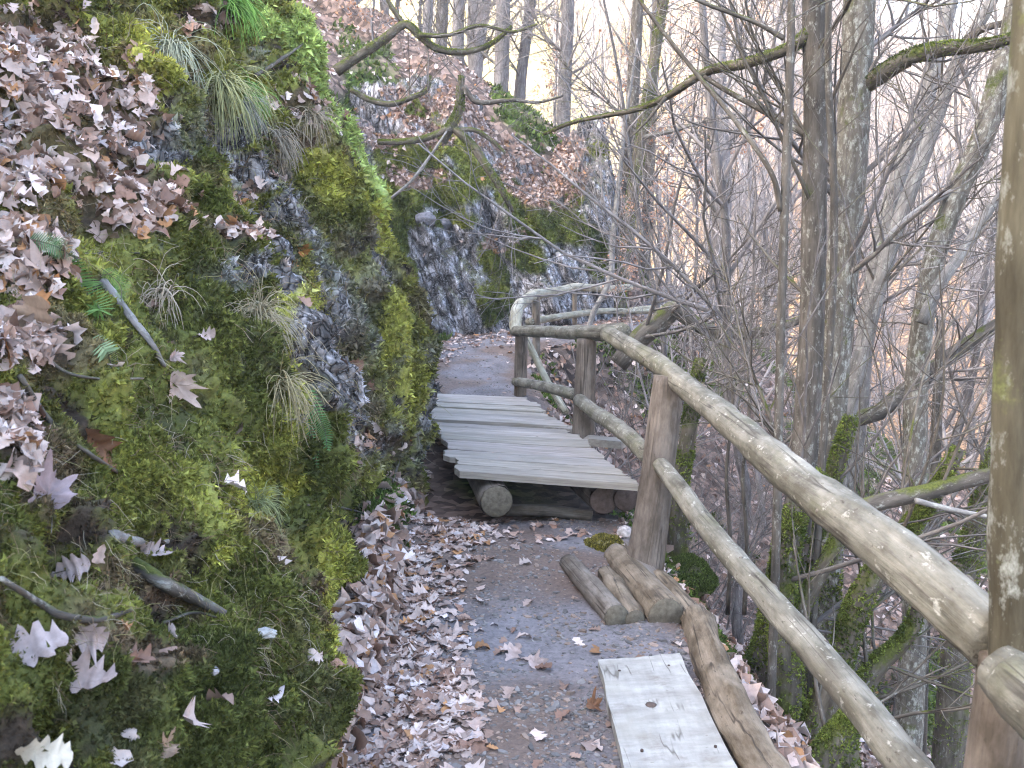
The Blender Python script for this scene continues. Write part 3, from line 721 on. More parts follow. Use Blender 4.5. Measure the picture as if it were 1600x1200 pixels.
# ------------------------------------------------------------------ boardwalk
def boardwalk():
    Z = .30
    fl, fr = Pz(718, 737, Z), Pz(1000, 757, Z)
    bl, brr = Pz(655, 613, Z - .03), Pz(826, 621, Z - .03)
    base = (fl + fr + bl + brr) / 4 * np.array([1, 1, 0])
    root = thing('boardwalk', base, 'grey weathered plank boardwalk on round log bearers stepping up over the gap in the path', 'boardwalk')
    r = np.random.default_rng(3)
    m, nt, bs = newmat('weathered_plank', .8, .25)
    l = attr(nt, 'loc', 'Vector')
    gr = noise(nt, l, 26, 6, .7, (.07, 1, 1)); st = noise(nt, l, 5, 4, .6, (.35, 1, 1), 4); kn = noise(nt, l, 16, 2, .5, (.6, 1, 1), 8)
    c = mixc(nt, ramp(nt, gr, [(.3, 0.), (.7, 1.)]), (.17, .148, .125), (.41, .38, .345))
    c = mixc(nt, 1.0, c, attr(nt, 'Col'), 'MULTIPLY')
    c = mixc(nt, ramp(nt, st, [(.48, 0.), (.75, .65)]), c, (.2, .185, .14))
    c = mixc(nt, ramp(nt, kn, [(.72, 0.), (.78, .7)]), c, (.07, .055, .045))
    nt.links.new(c, bs.inputs['Base Color']); bump(nt, bs, gr, .7, .004); M['plank'] = m
    n = 13; Vs, Fs, Ls, Cs = [], [], [], []; o = 0
    nx, ny = 26, 6
    edges = np.linspace(0, 1, n + 1); wid = r.uniform(.8, 1.25, n); edges[1:] = np.cumsum(wid) / wid.sum()
    for k in range(n):
        a0, a1 = edges[k], edges[k + 1]; a1 -= .005 + .005 * r.random()
        jl, jr = r.normal(0, .016, 2); sk = r.normal(0, .002, 2); dz = r.normal(0, .006); roll = r.normal(0, .012); sag = r.normal(0, .003)
        L0, L1 = fl + (bl - fl) * (a0 + sk[0]), fl + (bl - fl) * (a1 + sk[0]); R0, R1 = fr + (brr - fr) * (a0 + sk[1]), fr + (brr - fr) * (a1 + sk[1])
        u = np.linspace(0, 1, nx)[:, None]; v = np.linspace(0, 1, ny)[None]
        ax = nrm(R0 - L0)
        rag0 = .012 * r.normal(size=(1, ny)); rag1 = .012 * r.normal(size=(1, ny))
        lo = L0[None, None] * (1 - v[..., None]) + L1 * v[..., None] + ax * (jl + rag0)[..., None]
        hi = R0[None, None] * (1 - v[..., None]) + R1 * v[..., None] + ax * (jr + rag1)[..., None]
        T = lo * (1 - u[..., None]) + hi * u[..., None]
        ee = fbm(np.stack([u * 9 + k * 7, u * 0, u * 0], -1).reshape(-1, 3), 3, 5).reshape(nx, 1)
        T[..., 1] += .003 * ee * np.where(v < .5, 1, .6)
        T[..., 2] += dz + roll * (v - .5) * 2 * .5 + sag * 4 * u * (1 - u) - .004 * (np.abs(v - .5) > .45) + .003 * fbm(T.reshape(-1, 3) * np.array([4, 30, 0]) + k * 9, 2, 6).reshape(nx, ny)
        th = .036 if k else .042
        B = T - np.array([0, 0, th])
        V = np.concatenate([T.reshape(-1, 3), B.reshape(-1, 3)])
        g = gridfaces(nx, ny); nn = nx * ny
        ring = np.concatenate([np.arange(nx) * ny, (nx - 1) * ny + np.arange(1, ny), (np.arange(nx - 2, -1, -1)) * ny + ny - 1, np.arange(ny - 2, 0, -1)])
        rn = np.roll(ring, -1)
        F = np.concatenate([g, g[:, ::-1] + nn, np.stack([ring, ring + nn, rn + nn, rn], -1)])
        Vs.append(V); Fs.append(F + o); o += len(V)
        Ls.append(np.concatenate([np.stack([u * 1.2 + 0 * v + k * 3.3, 0 * u + v * .25 + k * 1.7, 0 * u * v], -1).reshape(-1, 3)] * 2) + np.concatenate([np.zeros((nn, 3)), np.tile([0, 0, .1], (nn, 1))]))
        Cs.append(np.ones((len(V), 3)) * r.uniform(.72, 1.12) * np.array([1, r.uniform(.97, 1.01), r.uniform(.95, 1.03)]))
    me = mesh_np('deck', np.concatenate(Vs) - base, np.concatenate(Fs), m, np.concatenate(Cs), np.concatenate(Ls), smooth=False)
    link('deck', me, root)
    axd = nrm(bl - fl)
    for (px, py, rad, mt, em) in ((776, 775, .1, 'oldlog', 'endgrain'), (943, 788, .09, 'oldlog', 'endred'), (978, 786, .08, 'oldlog', 'endred')):
        c0 = P(px, py, 5.62); pts = [c0, c0 + axd * 1.2, c0 + axd * 2.9]
        for q in pts: q[2] = Z - .062 - rad
        lg = tube(pts, [rad, rad * 1.02, rad], 14, sides=18, cap=False, bump=.1).build('bearer_log', M[mt], root, base)
        d = Tubes(); a = nrm(pts[0] - pts[1]); d.batch(np.array([pts[0] + a * .003, pts[0] + a * .012]), np.array([rad * .99, rad * .9]), 18, cap=True); d.build('sawn_end', M[em], lg, base)
    # two boards that stick out beside the deck to carry a rail post
    for (px, py, Y, L_, rot) in ((886, 672, 7.35, .36, -.5), (945, 690, 6.95, .3, -.45)):
        c0 = P(px, py, Y); bx = np.array([[-L_ / 2, -.07, -.03], [L_ / 2, -.07, -.03], [L_ / 2, .07, -.03], [-L_ / 2, .07, -.03]]); bx = np.concatenate([bx, bx + [0, 0, .055]])
        bx[:, :2] *= r.uniform(.93, 1.07, (8, 2))
        cr, sr = math.cos(rot), math.sin(rot); bx = np.stack([bx[:, 0] * cr - bx[:, 1] * sr, bx[:, 0] * sr + bx[:, 1] * cr, bx[:, 2]], -1) + c0
        Fb = np.array([(0, 3, 2, 1), (4, 5, 6, 7), (0, 1, 5, 4), (1, 2, 6, 5), (2, 3, 7, 6), (3, 0, 4, 7)])
        link('outrigger_board', mesh_np('outrigger_board', bx - base, Fb, M['plank'], np.full((8, 3), .8), bx * 1.0, False), root)
boardwalk()
# dark soil face closing the gap under the deck and a low kerb log
def low_kerb():
    a, b = P(790, 797, 5.95), P(925, 806, 5.85)
    base = (a + b) / 2
    o = tube([a, (a + b) / 2 + [0, 0, .012], b], [.035, .04, .035], 12, sides=10, cap=True, bump=.2).build('riser_log', M['oldlog'], None, base); o.location = base
    tag(o, 'dark thin log lying as a step riser under the front edge of the boardwalk', 'log')
low_kerb()

# ------------------------------------------------------------------ railings
def railing(name, label, rails, posts, base, mat_r, mat_p):
    root = thing(name, base, label, 'railing')
    for nm, pts, rad, caps in rails:
        pts = np.array(pts); ln = np.linalg.norm(np.diff(pts, axis=0), axis=1).sum()
        n = max(14, int(ln / .06))
        t = tube(pts, rad, n, sides=24, cap=caps, bump=.17)
        rl = t.build(nm, M[mat_r], root, base)
        # knots
        if ln > 1.2:
            pp = catmull(pts, 60); r = np.random.default_rng(int(ln * 100))
            for _ in range(int(ln * 3)):
                i = r.integers(3, 56); tt = nrm(pp[i + 1] - pp[i - 1]); a = nrm(np.cross(tt, r.normal(size=3)))
                rr = np.interp(i / 59, np.linspace(0, 1, len(rad)), rad); c0 = pp[i] + a * rr * .9; s = r.uniform(.006, .013)
                kb = Tubes(); kb.batch(np.array([c0, c0 + a * rr * .12, c0 + a * rr * .17]), np.array([s * 1.6, s, s * .5]), 7, cap=True)
                kb.build('knot', M['oldlog'], rl, base)
    for pts, rad in posts:
        tube(pts, rad, 24, sides=20, cap=True, bump=.08).build('post', M[mat_p], root, base)
    return root
def down(p, z): q = np.array(p); q[2] = z; return q
top1 = [P(1562, 1006, 1.72), P(1400, 866, 2.08), P(1250, 752, 2.72), P(1150, 668, 3.55), P(1060, 594, 4.72), P(1020, 563, 5.35), P(985, 543, 6.0), P(950, 521, 6.65)]
top2 = [P(972, 519, 6.62), P(935, 520, 7.05), P(880, 519, 7.8), P(806, 517, 9.3)]
low1 = [P(1500, 1300, 1.95), P(1400, 1172, 2.28), P(1300, 1050, 2.7), P(1200, 935, 3.2), P(1100, 818, 3.95), P(1060, 762, 4.35), P(1030, 724, 4.72)]
low2 = [P(1012, 710, 4.95), P(965, 668, 5.8), P(930, 645, 6.5), P(906, 625, 7.1)]
low3 = [P(900, 617, 7.3), P(850, 604, 8.2), P(806, 596, 9.3)]
stub = [P(1556, 1046, 1.58), P(1600, 1080, 1.52), P(1680, 1150, 1.35), P(1900, 1350, 1.0)]
p1t = P(1045, 588, 4.78); p1b = P(1003, 882, 4.7); p1b[2] -= .12
p2t, p2b = P(917, 530, 7.15), P(910, 668, 7.15); p2b[2] -= .25
p3t, p3b = P(815, 520, 9.25), P(812, 618, 9.25); p3b[2] -= .2
p0t, p0b = P(1582, 1022, 1.7), P(1560, 1215, 1.74); p0b = p0b + (p0b - p0t) * 1.6
railing('log_railing', 'round log railing of peeled grey beige poles on stout posts between path and drop',
        [('top_rail', top1, [.058, .06, .059, .058, .056, .056, .055, .058], True), ('top_rail', top2, [.062, .058, .054, .05], True),
         ('top_rail', stub, [.045, .058, .06, .06], True),
         ('lower_rail', low1, [.05, .05, .05, .048, .046, .044, .043], True), ('lower_rail', low2, [.046, .05, .05, .05], True), ('lower_rail', low3, [.045, .045, .045], True)],
        [([p1b, (p1b + p1t) / 2 + [.006, 0, 0], p1t], [.1, .085, .078]), ([p2b, (p2b + p2t) / 2, p2t], [.088, .08, .076]), ([p3b, (p3b + p3t) / 2, p3t], [.06, .062, .06]),
         ([p0b, (p0b + p0t) / 2, p0t], [.07, .064, .058])],
        np.array([p1b[0], p1b[1], 0]), 'rail', 'post')
ft = [P(806, 519, 9.35), P(806, 492, 9.55), P(815, 474, 10.0), P(838, 460, 10.9), P(870, 456, 11.8), P(900, 449, 12.4), P(950, 451, 13.1), P(985, 449, 13.6)]
fl_ = [P(826, 503, 10.6), P(880, 494, 11.9), P(945, 486, 13.0), P(1012, 487, 13.9)]
railing('bent_railing', 'pale lichened railing with a curved top pole where the path bends past the outcrop',
        [('top_rail', ft, [.058, .062, .06, .058, .056, .055, .05, .045], True), ('lower_rail', fl_, [.04, .042, .04, .036], True),
         ('brace', [P(822, 528, 9.6), P(852, 590, 9.3), P(884, 645, 8.9)], [.035, .034, .034], True),
         ('lower_rail', [P(985, 486, 13.8), P(1030, 482, 14.3), P(1060, 489, 14.8)], [.05, .05, .045], True)],
        [([P(838, 560, 10.7), P(838, 462, 10.7)], [.045, .042]), ([P(898, 530, 12.4), P(898, 456, 12.4)], [.032, .03]), ([P(1026, 520, 14.2), P(1026, 474, 14.2)], [.055, .05])],
        np.array([.1, 10.5, .4]), 'railfar', 'oldlog')

# ------------------------------------------------------------------ timber lying by the path edge
def log_thing(name, label, pts, rad, mat, endmat, sides=16, bump_=.12, cat='log', n=18, endpart=True):
    pts = np.array(pts); base = pts.mean(0); base[2] = pts[:, 2].min() - max(rad)
    root = thing(name, base, label, cat)
    tube(pts, rad, n, sides=sides, cap=True, bump=bump_).build('trunk_length', M[mat], root, base)
    if endpart:
        a = nrm(pts[0] - pts[1]); d = Tubes(); r0 = rad[0] * .97
        d.batch(np.array([pts[0] + a * .002, pts[0] + a * .008]), np.array([r0, r0 * .93]), sides, cap=True); d.build('sawn_end', M[endmat], root, base)
    return root
log_thing('path_log', 'short grey round log with a sawn end, nearest the gravel of the path edge logs', [Pz(963, 964, .045), Pz(925, 920, .042), Pz(889, 880, .03)], [.057, .056, .05], 'oldlog', 'endgrain')
log_thing('split_log', 'rough split log with torn bark between the two sawn round logs at the path edge', [Pz(992, 968, .03), Pz(965, 925, .035), Pz(945, 898, .02)], [.045, .052, .04], 'rotlog', 'endgrain', bump_=.5)
log_thing('path_log', 'thickest sawn log at the path edge with a broad pale cut face', [Pz(1040, 962, .045), Pz(1000, 912, .042), Pz(962, 868, .02)], [.082, .078, .065], 'rotlog', 'endgrain')
log_thing('rotten_log', 'long rotten curved log with peeling bark edging the drop beside the pale board', [Pz(1090, 970, .03), Pz(1112, 1030, .03), Pz(1140, 1110, .028), Pz(1185, 1190, .025), Pz(1250, 1290, .01)], [.062, .07, .07, .066, .065], 'rotlog', 'endgrain', bump_=.45, n=70, endpart=False)
log_thing('rotten_log', 'thin brown log continuing the edge between the thick sawn log and the long rotten one', [Pz(1098, 985, .03), Pz(1065, 945, .03), Pz(1030, 905, .03)], [.05, .055, .05], 'rotlog', 'endgrain', bump_=.2, endpart=False)
def slab(name, label, corners, th, mat, cat, colv=(1, 1, 1), nx=10, ny=28, parts=None, rag=.006):
    """a board from its four top corners (near pair, far pair)"""
    a, b, c, d = [np.array(q) for q in corners]; base = (a + b + c + d) / 4 - [0, 0, th]
    root = thing(name, base, label, cat)
    u = np.linspace(0, 1, nx)[:, None, None]; v = np.linspace(0, 1, ny)[None, :, None]
    T = (a * (1 - u) + b * u) * (1 - v) + (d * (1 - u) + c * u) * v
    e = fbm(np.stack([v[0, :, 0] * 6, v[0, :, 0] * 0, v[0, :, 0] * 0 + 3], -1), 3, 9)
    T = T + (np.abs(u - .5) > .45) * np.sign(u - .5) * nrm(b - a) * (e[None, :, None] * rag * 1.1)
    T = T + (np.abs(v - .5) > .49) * nrm(d - a) * (rng.normal(0, rag * .7, (nx, 1, 1)))
    T[..., 2] += .003 * fbm(T.reshape(-1, 3) * 5, 2, 4).reshape(nx, ny)
    B = T - [0, 0, th]; V = np.concatenate([T.reshape(-1, 3), B.reshape(-1, 3)]); g = gridfaces(nx, ny); nn = nx * ny
    ring = np.concatenate([np.arange(nx) * ny, (nx - 1) * ny + np.arange(1, ny), (np.arange(nx - 2, -1, -1)) * ny + ny - 1, np.arange(ny - 2, 0, -1)]); rn = np.roll(ring, -1)
    L = np.concatenate([np.stack([v * 1.5 + 0 * u, u * .3 + 0 * v, 0 * u * v], -1).reshape(-1, 3)] * 2)
    link('timber', mesh_np('timber', V - base, np.concatenate([g, g[:, ::-1] + nn, np.stack([ring, ring + nn, rn + nn, rn], -1)]), M[mat], np.tile(colv, (2 * nn, 1)), L, False), root)
    return root, base
def mat_board():
    m, nt, bs = newmat('pale_board', .7, .3); l = attr(nt, 'loc', 'Vector')
    a = noise(nt, l, 5, 5, .65, (1.5, .9, 1)); g_ = noise(nt, l, 30, 5, .65, (.12, 1, 1)); k = noise(nt, l, 34, 3, .6, (1, 1.2, 1), 7); f_ = noise(nt, l, 3, 3, .55, (1, 1.6, 1), 2)
    c = mixc(nt, ramp(nt, a, [(.35, 0.), (.65, 1.)]), (.24, .225, .2), (.4, .385, .355))
    c = mixc(nt, 1.0, c, ramp(nt, g_, [(.3, .82), (.7, 1.08)]), 'MULTIPLY')
    c = mixc(nt, ramp(nt, f_, [(.5, 0.), (.72, .45)]), c, (.26, .24, .19))
    c = mixc(nt, ramp(nt, k, [(.68, 0.), (.76, .6)]), c, (.16, .13, .1))
    ck = noise(nt, l, 9, 3, .55, (.07, 1, 1), 5); cm = noise(nt, l, 4, 2, .5, (1, 1, 1), 15)
    c = mixc(nt, mixc(nt, 1.0, ramp(nt, ck, [(.484, 0.), (.5, 1.), (.516, 0.)]), ramp(nt, cm, [(.47, 0.), (.56, .8)]), 'MULTIPLY'), c, (.06, .048, .036))
    so = noise(nt, l, 7, 5, .7, (1, 1, 1), 25); c = mixc(nt, ramp(nt, so, [(.56, 0.), (.72, .6)]), c, (.14, .11, .085))
    nt.links.new(c, bs.inputs['Base Color']); bump(nt, bs, g_, .5, .003); M['board'] = m
mat_board()
bt, bb = slab('walking_board', 'wide pale weathered board with a dark knot lying on the path edge', [Pz(990, 1262, .055), Pz(1180, 1255, .055), Pz(1062, 1022, .06), Pz(935, 1031, .06)], .04, 'board', 'board')
kc = Pz(1017, 1101, .061); kt = Tubes(); kt.batch(np.array([kc - [0, 0, .006], kc + [0, 0, .002], kc + [0, 0, .006]]), np.array([.022, .019, .006]), 9, cap=True, bump=.3); kt.build('knot', M['endred'], bt, bb)
for q in ((968, 1048), (1045, 1040), (1003, 1172), (1118, 1166)):
    nc = Pz(*q, .0605); nb = Tubes(); nb.batch(np.array([nc - [0, 0, .004], nc + [0, 0, .0025], nc + [0, 0, .004]]), np.array([.0055, .005, .002]), 8, cap=True); nb.build('nail', M['endred'], bt, bb)
slab('leaning_plank', 'narrow grey plank lying against the foot of the stout railing post', [Pz(1040, 945, .05), Pz(1058, 938, .03), Pz(1000, 852, .09), Pz(976, 846, .12)], .025, 'plank', 'plank', (.55, .52, .5))
def lump(name, label, c, size, mat, cat, moss=0, seed=0, col=None, sq=.7):
    u, v = np.meshgrid(np.linspace(0, 2 * math.pi, 41)[:-1], np.linspace(.02, math.pi - .02, 26), indexing='ij')
    s = np.stack([np.cos(u) * np.sin(v), np.sin(u) * np.sin(v), np.cos(v)], -1).reshape(-1, 3)
    w1, w2 = worley(s * 1.3 + seed, seed)
    r = 1 + .25 * fbm(s * 1.5 + seed * 3, 3, seed) + .25 * (w2 - w1) + .08 * fbm(s * 6 + seed, 3, seed + 5)
    V = s * r[:, None] * np.asarray(size)
    a = np.arange(40)[:, None] * 26 + np.arange(25)[None]; b = ((np.arange(40) + 1) % 40)[:, None] * 26 + np.arange(25)[None]
    F = np.stack([a, a + 1, b + 1, b], -1).reshape(-1, 4)
    col = np.array(col if col is not None else (.16, .16, .17)) * (1 + .35 * fbm(s * 4, 3, seed + 9))[:, None]
    o = link(name, mesh_np(name, V, F, M['rock'], np.clip(col, .01, 1))); o.location = c
    tag(o, label, cat)
    if moss:
        nn = nrm(V / np.asarray(size) ** 2); wv = (nn[:, 2] > -.2) * (.12 + sstep(-.25, .15, fbm(V * 14, 3, 77)))
        p, n, i = scatter(V, nn, F, wv, moss); Vm, Fm, Cm = shoots(p, n, rng.uniform(.005, .013, len(p)), (np.array([[.05, .07, .016]]) if seed == 3 else np.array([[.15, .13, .03]])) * rng.uniform(.4, 1.7, (len(p), 1)))
        link('moss_cover', mesh_np('moss_cover', Vm, Fm, M['moss'], Cm, smooth=False), o)
    return o
lump('mossy_boulder', 'low boulder thick with dark green moss behind the stout railing post', P(1082, 892, 5.0) - np.array([0, 0, .035]), (.12, .24, .065), 'rock', 'boulder', 9000, 3, (.045, .045, .022))
lump('mossy_stone', 'flat low stone with yellow green moss at the foot of the boardwalk', Pz(943, 853, .0), (.10, .13, .045), 'rock', 'stone', 5000, 5, (.15, .13, .05))
lump('pale_stone', 'small pale stone beside the sawn ends of the reddish boardwalk bearers', Pz(977, 832, .03), (.045, .04, .035), 'rock', 'stone', 0, 8, (.36, .33, .32))
lump('round_stone', 'rounder of the two bluish stones set in the face of the grey outcrop', hit(665, 343)[0], (.13, .11, .1), 'rock', 'stone', 0, 11, (.13, .13, .15))
lump('round_stone', 'flatter bluish stone set beside the rounder one in the outcrop face', hit(693, 350)[0], (.12, .1, .085), 'rock', 'stone', 0, 12, (.13, .13, .15))

# ------------------------------------------------------------------ growing trees
def grow(r, Pp, R, count, lf, ang, n, wig, up, tl, th, rf, rmin=.002, tip=.3, flat=None):
    M_, k, _ = Pp.shape
    seg = np.linalg.norm(np.diff(Pp, axis=1), axis=-1).sum(1)
    i = r.choice(M_, count, p=seg / seg.sum()); t = r.uniform(tl, th, count) * (k - 1 - 1e-4); j = t.astype(int); f = (t - j)[:, None]
    pos = Pp[i, j] * (1 - f) + Pp[i, j + 1] * f; tan = nrm(Pp[i, j + 1] - Pp[i, j]); rp = R[i, j] * (1 - f[:, 0]) + R[i, j + 1] * f[:, 0]
    pr = nrm(np.cross(tan, r.normal(size=(count, 3)))); a = r.uniform(*ang, count)[:, None]
    d = tan * np.cos(a) + pr * np.sin(a)
    L = seg[i] * r.uniform(*lf, count) * (1.15 - .6 * t / (k - 1))
    r0 = np.maximum(np.minimum(rp * rf, L * .03 + rmin), rmin)
    out = np.zeros((count, n, 3)); out[:, 0] = pos
    for q in range(1, n):
        d = nrm(d + wig * r.normal(size=(count, 3)) + np.array([0, 0, up])); out[:, q] = out[:, q - 1] + d * (L / (n - 1))[:, None]
    rad = r0[:, None] * np.linspace(1, tip, n)[None]
    return out, np.maximum(rad, rmin * .7)
def crown_of(r, trunk, R, spec, leafy=0):
    """boughs, branches and twigs grown on a trunk"""
    Pp, Rr = trunk[None], R[None]; tb = Tubes(); ends = None
    for lv, (cnt, lf, ang, n, wig, up, tl, th, rf, rmin, sides) in enumerate(spec):
        Pp, Rr = grow(r, Pp, Rr, cnt, lf, ang, n, wig, up, tl, th, rf, rmin)
        tb.batch(Pp, Rr, sides); ends = Pp
    return tb, ends
def russet(ends, n, size, r):
    i = r.integers(0, len(ends), n); j = r.integers(1, ends.shape[1], n)
    p = ends[i, j] + r.normal(0, .03, (n, 3))
    cols = np.array([(.42, .22, .13), (.5, .3, .2), (.36, .17, .09), (.52, .36, .28)])[r.integers(0, 4, n)] * r.uniform(.8, 1.2, (n, 1))
    return p, cols
def proto(name, h, r0, seed, dens=1., straight=.05, russ=0, rmin=.0045, tl=.3, shrub=False):
    r = np.random.default_rng(seed)
    z = np.linspace(-.8, h, 16); wob = np.cumsum(r.normal(0, straight, (16, 2)), 0) * (h / 16)
    tr = np.stack([wob[:, 0], wob[:, 1], z], -1); tr[:3, :2] = tr[2, :2]; tr[:, :2] -= tr[2, :2]
    R = .78 * r0 * np.linspace(1.15, .12, 16) ** .8; R[0] *= 1.35; R[1] *= 1.12
    root = thing(name, (0, -900, 0), 'x', 'tree')
    t = Tubes(); t.batch(catmull(tr, 30), np.interp(np.linspace(0, 15, 30), range(16), R), 9, bump=.1); tk = t.build('trunk', M['far'], root)
    tb, ends = crown_of(r, tr, R, [(int(26 * dens), (.16, .38), (.4, 1.0), 7, .1, .07, tl, .98, .55, rmin * 1.6, 5), (int(150 * dens), (.25, .6), (.35, 1.0), 6, .13, .05, .15, 1, .6, rmin, 4),
                                   (int(430 * dens), (.3, .7), (.4, 1.1), 5, .22, .02, .1, 1, .65, rmin * .8, 3), (int(480 * dens), (.35, .8), (.3, 1), 4, .22, 0, .1, 1, .7, rmin * .65, 3)])
    cr = tb.build('crown', M['fartwig'], root)
    if russ:
        p, cols = russet(ends, russ, .07, r); q = leaves_mesh('dead_leaves', p, np.tile([0, 0, 1.], (len(p), 1)), r.uniform(.05, .085, len(p)), 4, False, 1.5, .5, 0, cols, r)
        link('dead_leaves', q, cr)
    return root
protos = [proto('bare_tree', 13, .15, 11), proto('bare_tree', 15, .2, 12, 1.1), proto('bare_tree', 11, .1, 13, .9), proto('bare_tree', 14, .13, 14, .9, .08), proto('bare_tree', 9, .07, 15, .8, .1), proto('bare_tree', 12, .11, 16, 1., .12, tl=.15)]
slim = [proto('slim_tree', 7, .045, 21, .6, .06, rmin=.003, tl=.15), proto('slim_tree', 8.5, .06, 22, .7, .08, rmin=.003, tl=.12)]
beech = [proto('young_beech', 4.2, .035, 31, .5, .08, 520, .0025, .12), proto('young_beech', 5.5, .045, 32, .6, .08, 750, .0025, .12)]
used = set()
def put(pr, x, y, rz, sc, label, group, tilt=(0, 0), cat=None):
    z = zat(x, y)
    if pr.name not in used:
        used.add(pr.name); o = pr; o.location = (x, y, z - .1); o.rotation_euler = (tilt[0], tilt[1], rz); o.scale = (sc,) * 3; o['label'] = label
        if group: o['group'] = group
        return o
    return dup(pr, (x, y, z - .1), rz, sc, label, group, tilt)
r = np.random.default_rng(5)
placed = []
def try_place(n, gen, mind, pr, label, group, scr, tl=.05):
    c = 0; k = 0
    while c < n and k < n * 60:
        k += 1; x, y = gen()
        if any((x - a) ** 2 + (y - b) ** 2 < mind ** 2 for a, b in placed): continue
        placed.append((x, y)); c += 1
        put(pr[r.integers(len(pr))], x, y, r.uniform(0, 6.28), r.uniform(*scr), label, group, tuple(r.normal(0, tl, 2)))
def gen_far():
    while True:
        y = r.uniform(22, 78); x = y * r.uniform(-.08, .62)
        d = float(path_dist(np.array([[x, y]]))[0][0])
        if d > 6.5: return x, y
def gen_valley():
    while True:
        y = r.uniform(8, 26); x = y * r.uniform(.16, .62)
        d = float(path_dist(np.array([[x, y]]))[0][0])
        if d > 2.2: return x, y
def gen_spur():
    while True:
        y = r.uniform(22, 34); x = y * r.uniform(-.3, .06)
        d = float(path_dist(np.array([[x, y]]))[0][0])
        if d < -1.8: return x, y
try_place(165, gen_far, 1.7, protos, 'bare grey tree in the crowd on the far slope across the valley', 'trees on the far slope', (.75, 1.25))
try_place(18, gen_valley, 1.1, slim + protos[4:5], 'slim bare tree rising from the wooded drop beyond the railing', 'slim trees below the railing', (.7, 1.2), .1)
try_place(22, gen_spur, 1.3, protos[:4], 'tall grey trunk among the trees on the ridge above the outcrop', 'trees on the ridge', (.7, 1.1), .05)

